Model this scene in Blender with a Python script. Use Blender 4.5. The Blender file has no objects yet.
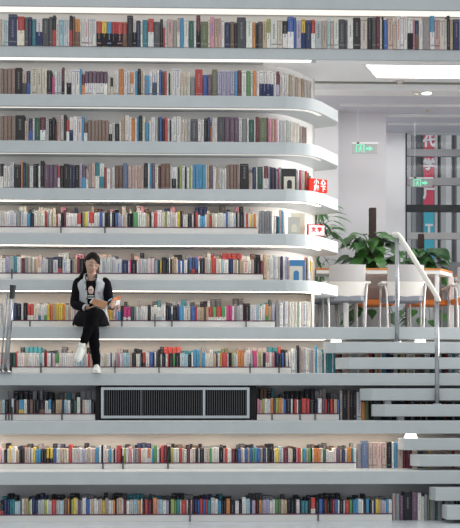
import bpy, bmesh, math, random
from mathutils import Vector, Matrix
random.seed(7)
S = bpy.context.scene
COL = S.collection
F = 1260.0; YH = 395.0; EYE = 1.288; TH = math.radians(2.0)
ST, CT = math.sin(TH), math.cos(TH)

def P(px, py, Y):
    a = (px-230)/F
    t = Y/(CT - a*ST)
    return Vector((t*(ST + a*CT), Y, EYE + t*(YH-py)/F))
def X(px, Y): return P(px, 0, Y).x
def Z(py, Y, px=150): return P(px, py, Y).z
def proj(v):
    d = v[0]*ST + v[1]*CT
    return (230 + F*(v[0]*CT - v[1]*ST)/d, YH - F*(v[2]-EYE)/d)

# ------------------------------------------------------------------ materials
MATS = {}
def mat(name, col, rough=0.5, metal=0.0, emit=None, spec=0.5, noise=0.0, nscale=8.0, bump=0.0):
    if name in MATS: return MATS[name]
    m = bpy.data.materials.new(name); m.use_nodes = True
    nt = m.node_tree; b = nt.nodes['Principled BSDF']
    b.inputs['Base Color'].default_value = (*col, 1)
    b.inputs['Roughness'].default_value = rough
    b.inputs['Metallic'].default_value = metal
    b.inputs['Specular IOR Level'].default_value = spec
    if noise or bump:
        tc = nt.nodes.new('ShaderNodeTexCoord'); n = nt.nodes.new('ShaderNodeTexNoise')
        n.inputs['Scale'].default_value = nscale; n.inputs['Detail'].default_value = 4
        nt.links.new(tc.outputs['Object'], n.inputs['Vector'])
        if noise:
            r = nt.nodes.new('ShaderNodeValToRGB')
            r.color_ramp.elements[0].position = .3; r.color_ramp.elements[1].position = .7
            r.color_ramp.elements[0].color = (*[c*(1-noise) for c in col], 1)
            r.color_ramp.elements[1].color = (*[min(1, c*(1+noise)) for c in col], 1)
            nt.links.new(n.outputs['Fac'], r.inputs['Fac']); nt.links.new(r.outputs['Color'], b.inputs['Base Color'])
        if bump:
            bp = nt.nodes.new('ShaderNodeBump'); bp.inputs['Strength'].default_value = bump; bp.inputs['Distance'].default_value = .01
            nt.links.new(n.outputs['Fac'], bp.inputs['Height']); nt.links.new(bp.outputs['Normal'], b.inputs['Normal'])
    if emit:
        b.inputs['Emission Color'].default_value = (*emit[0], 1); b.inputs['Emission Strength'].default_value = emit[1]
    MATS[name] = m
    return m
def attrmat(name, rough=.6):
    m = bpy.data.materials.new(name); m.use_nodes = True
    nt = m.node_tree; b = nt.nodes['Principled BSDF']
    a = nt.nodes.new('ShaderNodeAttribute'); a.attribute_name = 'Col'
    tc = nt.nodes.new('ShaderNodeTexCoord'); n = nt.nodes.new('ShaderNodeTexNoise')
    mp = nt.nodes.new('ShaderNodeMapping'); mp.inputs['Scale'].default_value = (90, 90, 22)
    n.inputs['Scale'].default_value = 1; n.inputs['Detail'].default_value = 3
    nt.links.new(tc.outputs['Object'], mp.inputs['Vector']); nt.links.new(mp.outputs['Vector'], n.inputs['Vector'])
    mr = nt.nodes.new('ShaderNodeMapRange'); mr.inputs[1].default_value = .3; mr.inputs[2].default_value = .7
    mr.inputs[3].default_value = .78; mr.inputs[4].default_value = 1.12
    nt.links.new(n.outputs['Fac'], mr.inputs[0])
    mx = nt.nodes.new('ShaderNodeVectorMath'); mx.operation = 'SCALE'
    nt.links.new(a.outputs['Color'], mx.inputs[0]); nt.links.new(mr.outputs[0], mx.inputs['Scale'])
    nt.links.new(mx.outputs[0], b.inputs['Base Color'])
    b.inputs['Roughness'].default_value = rough; b.inputs['Specular IOR Level'].default_value = .3
    return m
BOOKMAT = attrmat('book_cloth')
M_slab = mat('painted_aluminium', (.48, .508, .515), .45, noise=.04, nscale=5)
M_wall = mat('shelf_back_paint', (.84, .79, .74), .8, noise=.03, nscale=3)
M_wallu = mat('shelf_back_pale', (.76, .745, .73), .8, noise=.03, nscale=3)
M_wall_shaded = mat('shelf_back_shaded', (.62, .62, .62), .8, noise=.05, nscale=3)  # rows without a light strip: their shade is put into this grey
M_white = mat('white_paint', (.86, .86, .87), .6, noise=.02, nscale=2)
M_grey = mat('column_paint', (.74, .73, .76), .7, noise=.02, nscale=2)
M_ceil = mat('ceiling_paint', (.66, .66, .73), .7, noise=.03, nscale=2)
M_floor = mat('pale_floor', (.62, .66, .68), .25, noise=.08, nscale=4)
M_chrome = mat('brushed_steel', (.40, .41, .43), .22, 1.0)
M_black = mat('black_plastic', (.03, .03, .035), .45)
M_rail = mat('maroon_trim', (.10, .02, .05), .4)
M_cream = mat('cream_rail', (.80, .76, .68), .4)

def guard_material():
    m = bpy.data.materials.new('frosted_acrylic'); m.use_nodes = True
    nt = m.node_tree; nt.nodes.clear()
    o = nt.nodes.new('ShaderNodeOutputMaterial'); mx = nt.nodes.new('ShaderNodeMixShader'); mx.inputs[0].default_value = .55
    t = nt.nodes.new('ShaderNodeBsdfTransparent'); d = nt.nodes.new('ShaderNodeBsdfDiffuse'); d.inputs[0].default_value = (.92, .91, .88, 1)
    nt.links.new(t.outputs[0], mx.inputs[1]); nt.links.new(d.outputs[0], mx.inputs[2]); nt.links.new(mx.outputs[0], o.inputs[0])
    return m
M_guard = guard_material()

# ------------------------------------------------------------------ mesh helpers
def link(name, me, m=None, parent=None, loc=None):
    o = bpy.data.objects.new(name, me); COL.objects.link(o)
    if m is not None:
        for x in (m if isinstance(m, (list, tuple)) else [m]): me.materials.append(x)
    if loc is not None: o.location = loc
    if parent is not None: o.parent = parent
    return o
def from_bm(name, bm, m=None, parent=None, smooth=False, loc=None):
    bmesh.ops.recalc_face_normals(bm, faces=bm.faces[:])
    me = bpy.data.meshes.new(name); bm.to_mesh(me); bm.free()
    if smooth: me.polygons.foreach_set('use_smooth', [True]*len(me.polygons))
    return link(name, me, m, parent, loc)
def tag(o, label=None, cat=None, group=None, kind=None):
    if label: o['label'] = label
    if cat: o['category'] = cat
    if group: o['group'] = group
    if kind: o['kind'] = kind
    return o
def empty(name, loc, label, cat, group=None):
    o = bpy.data.objects.new(name, None); COL.objects.link(o); o.location = loc; o.empty_display_size = .05
    return tag(o, label, cat, group)
def box(bm, x0, x1, y0, y1, z0, z1, mi=0):
    vs = [bm.verts.new(p) for p in ((x0,y0,z0),(x1,y0,z0),(x1,y1,z0),(x0,y1,z0),(x0,y0,z1),(x1,y0,z1),(x1,y1,z1),(x0,y1,z1))]
    for f in ((0,1,5,4),(1,2,6,5),(2,3,7,6),(3,0,4,7),(4,5,6,7),(3,2,1,0)):
        fc = bm.faces.new([vs[i] for i in f]); fc.material_index = mi
def prism(bm, pts, z0, z1, mi=0):
    a = [bm.verts.new((x, y, z0)) for x, y in pts]; b = [bm.verts.new((x, y, z1)) for x, y in pts]
    n = len(pts)
    for i in range(n):
        f = bm.faces.new((a[i], a[(i+1) % n], b[(i+1) % n], b[i])); f.material_index = mi
    bm.faces.new(a[::-1]).material_index = mi; bm.faces.new(b).material_index = mi
def tube(bm, pts, rads, n=14, caps=True, mi=0, flat=None):
    pts = [Vector(p) for p in pts]
    if not hasattr(rads, '__len__'): rads = [rads]*len(pts)
    rings = []; up = None
    for i, p in enumerate(pts):
        d = (pts[min(i+1, len(pts)-1)] - pts[max(i-1, 0)]).normalized()
        if up is None: up = Vector((0, 0, 1)) if abs(d.z) < .9 else Vector((0, -1, 0))
        s = d.cross(up).normalized(); up = s.cross(d).normalized()
        r = rads[i]; ra, rb = (r if hasattr(r, '__len__') else (r, r))
        rings.append([bm.verts.new(p + s*ra*math.cos(2*math.pi*k/n) + up*rb*math.sin(2*math.pi*k/n)) for k in range(n)])
    for a, b in zip(rings, rings[1:]):
        for k in range(n):
            f = bm.faces.new((a[k], a[(k+1) % n], b[(k+1) % n], b[k])); f.material_index = mi
    if caps:
        bm.faces.new(rings[0][::-1]).material_index = mi; bm.faces.new(rings[-1]).material_index = mi
def loft(bm, rings, n=20, mi=0):
    """rings: (cx,cy,cz,rx,ry) horizontal ellipses"""
    rr = []
    for cx, cy, cz, rx, ry in rings:
        rr.append([bm.verts.new((cx+rx*math.cos(2*math.pi*k/n), cy+ry*math.sin(2*math.pi*k/n), cz)) for k in range(n)])
    for a, b in zip(rr, rr[1:]):
        for k in range(n):
            f = bm.faces.new((a[k], a[(k+1) % n], b[(k+1) % n], b[k])); f.material_index = mi
    bm.faces.new(rr[0][::-1]).material_index = mi; bm.faces.new(rr[-1]).material_index = mi
def bevel(o, w=.005, seg=2):
    md = o.modifiers.new('bevel', 'BEVEL'); md.width = w; md.segments = seg; md.limit_method = 'ANGLE'
    return o
def smooth_curve(pts, k=6):
    pts = [Vector(p) for p in pts]; out = []
    for i in range(len(pts)-1):
        p0, p1, p2, p3 = pts[max(i-1,0)], pts[i], pts[i+1], pts[min(i+2, len(pts)-1)]
        for j in range(k):
            t = j/k
            out.append(.5*((2*p1)+(-p0+p2)*t+(2*p0-5*p1+4*p2-p3)*t*t+(-p0+3*p1-3*p2+p3)*t**3))
    out.append(pts[-1]); return out
def text(name, body, size, loc, m, parent=None, rot=(math.pi/2, 0, 0), depth=.002, off=0.0):
    cu = bpy.data.curves.new(name, 'FONT'); cu.body = body; cu.size = size; cu.extrude = depth; cu.offset = off
    cu.align_x = 'CENTER'; cu.align_y = 'CENTER'; cu.resolution_u = 2
    t = bpy.data.objects.new(name, cu); COL.objects.link(t)
    bpy.context.view_layer.update()
    me = bpy.data.meshes.new_from_object(t.evaluated_get(bpy.context.evaluated_depsgraph_get()))
    bpy.data.objects.remove(t)
    me.materials.clear()
    o = link(name, me, m, parent); o.location = loc; o.rotation_euler = rot
    return o

# ------------------------------------------------------------------ ledges
#  id: (front Y, py_top, py_bottom)
L = {0:(14.5, -6, 7.3), 1:(14.6, 47, 58), 2:(14.6, 95, 107), 3:(14.5, 141.3, 153.2), 4:(14.4, 188.6, 200.4), 5:(14.3, 233.2, 245.2),
     6:(14.15, 279.5, 290.8), 7:(14.0, 326.7, 339), 8:(13.6, 373, 385.4), 9:(13.2, 421, 434), 10:(12.8, 471.5, 484.7)}
YF = {k: v[0] for k, v in L.items()}
ZT = {k: Z(v[1], v[0]) for k, v in L.items()}
ZB = {k: Z(v[2], v[0]) for k, v in L.items()}
YF[11] = 11.0; ZT[11] = 0.0
XL, XR = -4.2, 4.6
CURVE = [(286,0),(294,.012),(300,.03),(307,.06),(313,.11),(319,.20),(325,.35),(331,.52),(338,.72)]
def curve_dy(px):
    if px <= CURVE[0][0]: return 0
    for (a, ya), (b, yb) in zip(CURVE, CURVE[1:]):
        if px <= b: return ya + (yb-ya)*(px-a)/(b-a)
    return CURVE[-1][1]
INNER = [(258,0),(268,.02),(278,.07),(287,.15),(295,.27),(303,.43),(312.5,.66)]
def inner_dy(px):
    if px <= INNER[0][0]: return 0
    for (a, ya), (b, yb) in zip(INNER, INNER[1:]):
        if px <= b: return ya + (yb-ya)*(px-a)/(b-a)
    return INNER[-1][1]
ORD = ['topmost', 'second', 'third', 'fourth', 'fifth', 'sixth', 'seventh', 'eighth', 'ninth', 'tenth', 'lowest']
LABEL_LEDGE = {
 0:'white ledge cut by the top of the photo, over the topmost books',
 1:'long straight white ledge carrying the topmost books, running on over the cafe opening',
 2:'highest white ledge with a rounded right end, below the long straight one',
 3:'white ledge with rounded end, third from the top, level with the exit signs',
 4:'white ledge with rounded end carrying the solid red sign',
 5:'white ledge with rounded end carrying the white sign in a red frame',
 6:'lowest rounded-end white ledge, behind the seated reader\'s chest',
 7:'wide white ledge the reader sits on, continuing as the cafe floor edge',
 8:'white ledge under the reader\'s feet',
 9:'white ledge directly below the dark ventilation grille',
 10:'lowest white ledge, above the bottom row of books'}
for k in range(11):
    Y0 = YF[k]; bm = bmesh.new()
    if 2 <= k <= 6:
        pts = [(XL, Y0)] + [(X(p, Y0+d), Y0+d) for p, d in CURVE]
        sm = smooth_curve([(x, y, 0) for x, y in pts[1:]], 3)
        pts = [pts[0]] + [(v.x, v.y) for v in sm]
        xe = pts[-1][0]
        pts += [(xe+.01, Y0+.95), (xe-.30, Y0+1.15), (XL, Y0+1.15)]
        prism(bm, pts, ZB[k], ZT[k])
    elif k == 7:
        box(bm, XL, XR, Y0, 20.5, ZB[k], ZT[k])
    elif k == 1:
        box(bm, XL, XR, Y0, 15.45, ZB[k], ZT[k])
    else:
        box(bm, XL, XR, Y0, Y0+1.6, ZB[k], ZT[k])
    o = from_bm('shelf_ledge', bm, M_slab)
    bevel(o, .006, 2); tag(o, LABEL_LEDGE[k], 'ledge')

# LED strips in the undersides
def led_mat(name, s, col=(1.0, .90, .78)): return mat(name, (.25, .25, .25), .5, emit=(col, s))
LED = {0:.95, 1:1.2, 2:.9, 3:.8, 4:11, 5:13, 6:9, 7:5, 9:6}
LEDW = {0:(.03,.24), 1:(.02,.14), 2:(.02,.09), 3:(.02,.08), 4:(.03,.09), 5:(.03,.09), 6:(.03,.12), 7:(.03,.19), 9:(.03,.18)}
for k, s in LED.items():
    Y0 = YF[k]; a, b = LEDW[k]; bm = bmesh.new(); zb = ZB[k]
    m = led_mat('led_%d' % k, s, (1, .95, .87) if k < 4 else (1, .87, .72))
    if 2 <= k <= 6:
        c = [(XL, Y0)] + [(X(p, Y0+d), Y0+d) for p, d in CURVE[:-2]]
        sm = [Vector((*c[0], 0))] + smooth_curve([(x, y, 0) for x, y in c[1:]], 3)
        outer, inner = [], []
        for i, p in enumerate(sm):
            d = (sm[min(i+1, len(sm)-1)] - sm[max(i-1, 0)]).normalized(); nrm = Vector((-d.y, d.x, 0))
            q1, q2 = p+nrm*(a+.02), p+nrm*b
            outer.append((q1.x, q1.y)); inner.append((q2.x, q2.y))
        for i in range(len(outer)-1):
            prism(bm, [outer[i], outer[i+1], inner[i+1], inner[i]], zb-.0008, zb+.0002)
    else:
        box(bm, XL, min(XR, X({1:312, 7:326, 9:398}.get(k, 800), Y0)), Y0+a, Y0+b, zb-.0008, zb+.0002)
    o = from_bm('light_strip', bm, m)
    tag(o, 'glowing light strip along the underside of the ' + {0:'ledge cut by the top of the photo', 1:'long straight ledge over the cafe', 2:'highest rounded-end ledge',
        3:'ledge level with the exit signs', 4:'ledge carrying the solid red sign', 5:'ledge carrying the red-framed white sign', 6:"ledge behind the reader's chest",
        7:'ledge the reader sits on', 9:'ledge below the ventilation grille'}[k], 'light strip')

# ------------------------------------------------------------------ back walls of the shelves (row r sits on ledge r, under ledge r-1)
def rowY(r):  # plane of the book spines
    return YF[r-1] + .08
DEEP = {1:.26, 2:.24, 3:.24, 4:.24, 5:.42, 6:.42, 7:.42, 8:.42, 9:.42, 10:.42, 11:.42}
BOOKD = {r: (.15 if r <= 4 else .15) for r in range(1, 12)}
for r in range(1, 12):
    bm = bmesh.new(); yb = rowY(r) - .08 + DEEP[r]
    z0, z1 = (ZT[r] if r < 11 else 0), ZB[r-1]
    m = M_wall_shaded if r in (9, 11) else (M_wallu if r <= 4 else M_wall)
    if 2 <= r <= 6:
        c = smooth_curve([(X(p, yb+d), yb+d, 0) for p, d in INNER], 3); xe = c[-1].x; ye = c[-1].y
        prism(bm, [(XL, yb)] + [(v.x, v.y) for v in c] + [(xe+.03, ye), (xe+.03, ye+.25), (XL, ye+.25)], z0+.001, z1-.001)
    elif r == 7:
        pts = [(XL, yb), (X(285, yb), yb)]
        for p in (292, 300, 306, 311): pts.append((X(p, yb+curve_dy(p)), yb+curve_dy(p)+.004))
        fr = rowY(r) + curve_dy(312)
        xe = X(312, fr)
        pts += [(xe, fr+.03), (xe+.03, fr+.03), (xe+.03, yb+.5), (XL, yb+.5)]
        prism(bm, pts, z0+.001, z1-.001)
    else:
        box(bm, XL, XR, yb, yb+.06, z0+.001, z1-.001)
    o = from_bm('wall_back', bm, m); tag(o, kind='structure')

# ------------------------------------------------------------------ guards along the book rows 5..11
GUARD = {5:[(-4, 257, 227.8)], 6:[(-4, 263, 274)], 7:[(12, 275, 321.2)], 8:[(12, 291, 367.5)], 9:[(-4, 95, 414.3), (257, 339, 414.3)], 10:[(-4, 356, 463.5)], 11:[(-4, 392, 515)]}
gp = {5:'the row with the white framed sign', 6:'the row behind the reader\'s head', 7:'the row beside the seated reader', 8:'the row behind the reader\'s feet',
      9:'the row left of the ventilation grille', 10:'the second row from the bottom', 11:'the bottom row of books'}
for r, segs in GUARD.items():
    for si, (a, b, py) in enumerate(segs):
        Yg = YF[r-1] + .035
        x0, x1 = X(a, Yg) if a > 0 else XL, X(b, Yg); z0 = ZT[r]; z1 = Z(py, Yg)
        where = gp[r] if si == 0 else 'the row right of the ventilation grille'
        e = empty('shelf_guard', ((x0+x1)/2, Yg, z0), 'low frosted guard with maroon rail, ' + where, 'shelf guard', 'low guards in front of the lower book rows')
        cx = (x0+x1)/2
        bm = bmesh.new(); box(bm, x0-cx, x1-cx, -.002, .002, 0.001, z1-z0); from_bm('panel', bm, M_guard, e)
        bm = bmesh.new(); box(bm, x0-cx, x1-cx, -.006, .008, z1-z0, z1-z0+.011); from_bm('rail', bm, M_rail, e)
        rr = random.Random(r*10+si)
        xs = {5:[61,105], 6:[12], 7:[30,122,155,172,246,292], 8:[41,115,159,250,279], 9:[6,9,12,62,272,300,315], 10:[103,123,168], 11:[190,318]}[r]
        for px in xs:
            if a < px < b:
                bm = bmesh.new(); xx = X(px, Yg)-cx
                box(bm, xx-.006, xx+.006, -.012, .03, 0.001, z1-z0+rr.choice([.0, .0, .05, .08]))
                from_bm('divider', bm, M_black, e)

# ------------------------------------------------------------------ books
PAL = {'w':((.80,.77,.73),'white'),'c':((.74,.66,.54),'cream'),'e':((.56,.42,.27),'tan'),'l':((.55,.56,.57),'light grey'),'g':((.28,.28,.30),'grey'),
 'd':((.09,.09,.10),'charcoal'),'k':((.022,.022,.028),'black'),'b':((.04,.13,.42),'blue'),'n':((.03,.045,.13),'navy'),'s':((.06,.33,.58),'sky blue'),
 'a':((.42,.62,.70),'pale blue'),'t':((.03,.23,.28),'teal'),'r':((.58,.05,.04),'red'),'m':((.17,.03,.05),'maroon'),'p':((.68,.30,.36),'pink'),
 'S':((.14,.20,.32),'slate blue'),'h':((.62,.45,.39),'salmon'),'j':((.70,.04,.24),'magenta'),'o':((.76,.27,.06),'orange'),'y':((.82,.58,.05),'yellow'),'q':((.20,.11,.08),'brown'),
 'B':((.30,.20,.16),'light brown'),'v':((.10,.36,.12),'green'),'u':((.03,.12,.09),'dark green'),'i':((.42,.50,.12),'lime green'),'z':((.16,.09,.15),'purple'),
 'x':((.45,.42,.58),'lavender'),'f':((.38,.33,.32),'taupe'),'U':((.17,.20,.10),'olive')}
ROWS = {
1:(12, [(0,460,"h8:28 w6:30 a10:32 w8:34 n34:10 w2:30 rc27:18 d15:22 n14:20 t16:28 wn24:28 d26:24 d14:20 kr13:14 w12:30 a16:30 l16:30 w8:32 kr12:14 q10:18 oq20:28 w5:30 w13:26 w14:25 w14:26 w15:25 w2:30 rk20:38 yk20:38 sk20:38 rk12:38"),
 (115,460,"rk8:38 rk22:40 rq18:40 k24:14 ck13:30 n17:34 w8:36 t22:32 rw23:28 d25:40 k12:30 r8:64 w8:34 h24:30 f16:32 hc12:22 s15:24 w20:30 u20:34 w10:34 mk17:14 U30:38 c8:30 p18:20 e14:24 h13:24 w13:30 n22:40"),
 (230,460,"q18:38 k10:42 d36:22 w26:34 o13:42 k9:44 d18:40 e17:38 iw15:28 w28:26 c20:32 kw20:36 bw25:18 b10:22 x20:34 yn17:28 n23:32 rw15:32 l28:36 h20:34 a14:26 h13:34 w20:32 d25:30"),
 (345,460,"d10:32 w23:32 k29:22 c28:26 k18:22 d17:22 m15:18 w8:30 k7:20 b15:30 h22:20 h15:46 w14:16 w14:18 w15:16 wk22:24 p8:28 nq15:34 w17:30 f28:18 sw18:16 h20:30 c22:30 w8:30 k12:14 e12:30 n28:28")]),
2:(62, [(0,460,"B15:26 B15:26 B15:26 B15:26 k28:22 hd18:36 nb15:36 w5:40 c20:24 c20:24 c20:24 k20:34 j10:60 w12:34 l18:28 mk10:22 w9:34 wk18:34 w16:32 w18:32 s8:26 mo12:50 zw15:37 zw15:37 zw15:37 zw15:37 zw15:37 zw15:37 c12:58 kc10:62 c8:50"),
 (115,460,"w15:34 o19:26 w16:28 w11:36 oc14:40 w6:36 s9:36 k13:28 e8:34 w8:36 s17:54 w13:36 wd18:30 w9:32 b10:30 d10:38 r10:36 w8:44 k6:44 w5:40 w16:28 w20:28 c13:40 c13:40 c12:42 g20:64 r30:30 b19:52 z18:50 U22:30 x17:36 x17:38 x16:38"),
 (230,328,"x18:36 s12:36 m15:34 w20:38 v15:36 w10:40 o13:34 w12:40 wn13:36 wn14:36 wn14:36 wn14:36 w11:44 mx13:38 w18:50 w17:50 e10:50 w14:52 h10:60 c14:62 e10:66 w12:70 c12:74 w10:76")]),
3:(108, [(0,460,"B15:32 B15:32 B15:32 B17:32 k36:30 h17:50 nb15:42 w8:44 u22:40 mw22:38 l13:42 k13:44 k12:38 m8:66 h14:30 l13:28 k10:28 rw12:50 wn14:38 w18:34 w18:34 s8:32 qw14:58 B15:48 B14:48 B14:48 B14:48 B14:48 B15:48 wk12:66 l12:60"),
 (115,460,"k18:62 w8:50 e15:32 w18:30 w10:38 o14:40 w8:40 s8:34 k14:30 c12:36 s17:60 w8:50 w18:36 l10:38 d6:36 b12:34 k10:42 r12:38 w10:40 k6:48 w6:44 w16:34 w18:34 c14:42 c14:44 l12:44 d30:44 w14:46 w12:46 k14:40 n12:38 o8:70 w10:42 w12:40 d30:36 z22:36"),
 (230,308,"z18:36 z18:36 w14:40 g20:44 w8:40 u22:48 w6:44 m14:36 U32:40 m6:38 p14:42 e12:42 p10:42 w10:44 l14:48 w14:50 l10:50 w18:54 c14:58 w14:62 h12:72 f10:74 h10:76")]),
4:(156, [(0,460,"kw14:30 w16:38 w10:40 l18:24 k29:34 o7:20 n12:24 u10:30 q6:36 w16:40 k14:32 k7:30 w8:40 k16:20 z20:34 z18:34 z18:34 rw10:40 k14:38 k24:32 d12:34 n12:36 k18:36 x12:28 zs16:38 hw10:50 f12:28 h16:28 tw17:26 wt20:30 r10:44 w15:50 h8:50 w12:44"),
 (115,460,"q15:38 q17:38 S22:28 h14:38 h13:38 h13:38 h13:38 h12:38 k17:28 w7:30 s10:30 z12:28 c14:38 m10:38 q18:32 q22:30 w5:38 wk18:44 w6:44 k8:44 i10:34 w12:40 k8:42 w10:46 i8:44 w6:40 s13:34 s13:34 s14:34 s14:34 w6:34 e10:30 z14:36 w12:44 h14:40 w12:50 w10:52 w8:50 B15:34"),
 (230,208,"B14:34 B14:34 B14:34 k36:32 h16:66 n14:44 w6:48 u22:44 w4:40 mw20:40 w4:44 n10:44 z10:46 n8:46 w6:60 j4:50 w14:44"),
 (296.2,60,"w13:54 j8:56 c16:56 r12:58 U8:66 g8:78")]),
5:(200, [(0,460,"l12:46 c14:46 w14:44 l16:42 w8:50 g18:44 l18:42 w8:48 s14:52 k14:52 w14:46 c14:46 w15:46 r9:44 g8:48 w10:54 i6:56 c14:54 r6:56 w12:54 k10:50 m10:40 w16:52 w16:54 w14:52 rw14:56 k6:50 g8:50 y11:48 w8:46 rw20:48 w12:50 w10:48 b12:46 w8:50 k8:52 k14:44 w8:50 k12:44"),
 (115,460,"b12:52 l8:50 x12:56 e8:50 w8:52 k16:54 k6:54 v18:48 w14:42 w16:50 w4:54 e12:56 k8:54 w10:50 r12:48 w18:42 c12:46 i8:48 w12:46 l8:46 c14:50 w6:50 y12:46 k10:44 w14:60 w4:56 k18:56 w6:60 k6:46 r10:48 w10:60 s18:64 w8:60 e10:44 r10:66 c10:52 w10:56 c12:52 w12:52 w10:54 b8:50 w8:48"),
 (230,110,"w12:50 w12:52 k6:48 c8:50 k18:48 w8:50 r8:52 w8:54 y6:56 c10:54 o8:54 w6:58"),
 (259,104,"g11:44 g11:44 g11:44 g11:44 g10:44 _8:0 w8:60 n6:64 t8:66 h8:38 s6:40 w8:46")]),
6:(246, [(0,460,"w22:50 x16:42 l14:40 w2:50 t14:40 w14:44 l4:50 m13:48 g14:44 c10:50 g8:50 w4:46 e18:50 hw14:34 l14:54 l12:52 d20:50 l20:54 kr18:42 l16:52 w16:52 k8:54 g6:50 e14:52 m10:46 k20:50 k12:54 d16:52 e16:50 q14:50 w12:52 l16:46 l18:46 l18:46"),
 (115,460,"l28:54 n26:56 w4:60 j6:54 k24:56 w6:60 l16:50 l16:50 c8:54 w10:50 p6:48 w6:50 g8:56 c4:60 s6:58 k8:56 y6:60 k18:46 k12:50 w4:50 k8:50 e8:42 e12:46 w4:54 b10:56 w6:60 b8:56 w14:56 k6:48 bd12:46 nr14:46 bk12:46 w6:60 k20:50 h10:48 l10:50 e8:52 r18:46 w8:52 c12:52 a10:54 w20:54 n6:50"),
 (230,132,"n12:50 w4:56 e10:54 w4:58 k4:50 e14:54 c20:56 w8:54 h12:54 k8:50 k14:54 m10:58"),
 (263.5,104,"e12:34 c12:34 w12:32 l8:36 w10:40 h6:40 _2:0 n8:40 w10:44 x6:40 h8:44"),
 (305,32,"o4:44 k4:46 w12:46 yw8:60 h6:64")]),
7:(292, [(0,460,"l12:46 w14:50 w14:52 w12:50 n12:44 k18:46 w8:46 k16:44 rw12:48 rw12:48 c18:50 wb10:48 w12:50 wv12:46 y10:50 r4:50 o8:46 e12:46 y10:46 y16:46 o10:46 c14:50 h8:50 w14:50 p8:50 w15:54 c15:54 l15:54 k15:54 w15:54 c15:54 r10:54 w15:54 o12:46 y12:48 h10:50"),
 (115,460,"x12:70 s10:80 k10:56 jw28:60 u12:58 g8:60 w8:60 l10:66 w16:58 w10:58 k12:52 w12:60 w12:52 wa16:60 w16:50 k14:54 n8:60 w6:58 k16:54 n8:50 s18:54 w4:58 c22:56 b18:58 r8:58 w2:60 e10:60 e12:60 q8:60 e10:60 rw16:60 vw14:60 rw20:60 vw14:60 w4:60 j14:54"),
 (230,178,"j8:54 w6:56 f12:50 l8:56 l12:50 m6:44 k20:46 w8:54 w14:52 a10:52 w12:56 w12:50 ov10:50 e12:56 x10:50"),
 (275.5,140,"g16:30 w14:44 x8:36 w14:38 c12:40 w12:40 c14:40 v4:40 w12:38 h6:40 w14:38 c10:38 w8:40")]),
8:(340, [(0,460,"g20:50 c16:48 k12:50 u14:50 r4:46 w14:52 w14:52 c14:52 w14:52 w14:52 w14:52 a12:54 w6:50 m8:50 r4:48 w14:52 b6:50 h12:54 vw14:52 w14:52 w14:52 w14:52 w14:52 w14:54 a22:52 l8:54 w10:56 r6:56 h12:56 j8:60 w14:50 k8:58 w14:52 c12:54 w12:56 b6:52 w12:52"),
 (115,460,"x6:50 p14:52 w6:54 x6:54 a14:52 a14:52 h8:54 k16:50 c6:56 w6:56 a6:54 k8:52 rk12:50 w16:50 b14:48 k6:50 w6:50 d8:50 k10:56 w6:58 k14:52 w8:56 r6:56 k16:54 v8:54 k20:52 w4:54 a14:52 a14:56 k14:58 w6:50 s14:38 s14:40 e8:54 s14:50 w4:54 c14:54 w12:36 e14:54 k4:54 w10:52 o10:50 r20:52 w4:54 k6:52"),
 (230,232,"k6:52 i8:50 l10:52 w6:54 o12:40 o14:42 w6:50 w18:38 l10:54 j16:44 w6:50 i8:44 c10:50 k10:50 pw14:50 w10:50 p12:50 k6:46 n10:52 k12:54 b8:50 k6:52 w10:50"),
 (289,224,"w12:44 w14:34 l8:40 k10:22 f8:30 h10:40 l10:30 w14:34 l8:38 f10:36 w10:40 s8:24 w8:40 a6:40 c8:46 t8:38 w8:46 t14:44 t12:46 w6:50 t12:48 m14:56 k12:56 h12:56"),
 (345,460,"h20:56 l30:56 w12:56 l12:58 h14:56 c12:56 r14:54 k10:54 w8:56 o12:56 w10:56 s18:56 k16:54 n14:56 w16:56 k10:58 e20:56 r6:56 w12:58 l14:56 c10:56 q20:56 d20:56 w12:56 l10:56 k22:56 a12:56 w14:58 k18:56 r10:56 l16:56 s12:56 w20:56")]),
9:(387, [(0,376,"e8:54 a12:50 k14:50 k12:50 w10:48 k8:54 q12:54 sy20:52 w14:48 k10:50 q14:50 k12:50 k14:50 kq22:52 w14:54 sw12:50 k18:54 e14:50 e12:50 n8:54 a14:52 w12:54 k12:50 u14:54 w14:40 k8:52 h10:52 w10:52 w10:52 a6:50 m4:50 d8:60"),
 (257,330,"p10:48 p12:52 i10:46 w16:46 w10:48 o14:44 d8:46 i14:44 o16:44 w4:46 b12:50 k20:46 w8:48 k6:50 r12:48 w6:50 k14:50 r22:46 r14:46 k20:50 k12:52 b4:52 w16:46 z14:46 r8:48 k14:52 r12:48 k4:52 e14:50 b10:50"),
 (340,480,"f10:14 k20:12 q10:14 k14:14 k14:14 l20:20 o14:60 U16:50 k20:30 u10:40 d20:50 k20:50 n14:60 t10:60 k30:60 n20:60 r8:60 k20:56 x14:60 k24:60 o6:60 k16:60 e8:60 k30:60 n18:60 k20:58 r8:60 k24:60 l12:60 k20:60")]),
10:(436, [(0,460,"p6:48 w12:52 k14:54 w6:50 y8:40 w10:52 w14:44 e14:58 k10:52 k12:50 h20:48 w6:52 n4:50 w6:50 y12:48 s12:54 s12:54 k12:52 k12:52 yk12:50 k4:52 yk12:52 b16:50 w4:50 c12:52 h14:50 c14:50 w8:54 r16:34 w6:50 l14:50 l14:48 w8:52 x14:52 w10:50 h12:46 w10:50 h14:52 s14:46 w10:40 k8:38 w12:40 c12:54 s12:54 w10:54 k6:52"),
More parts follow.
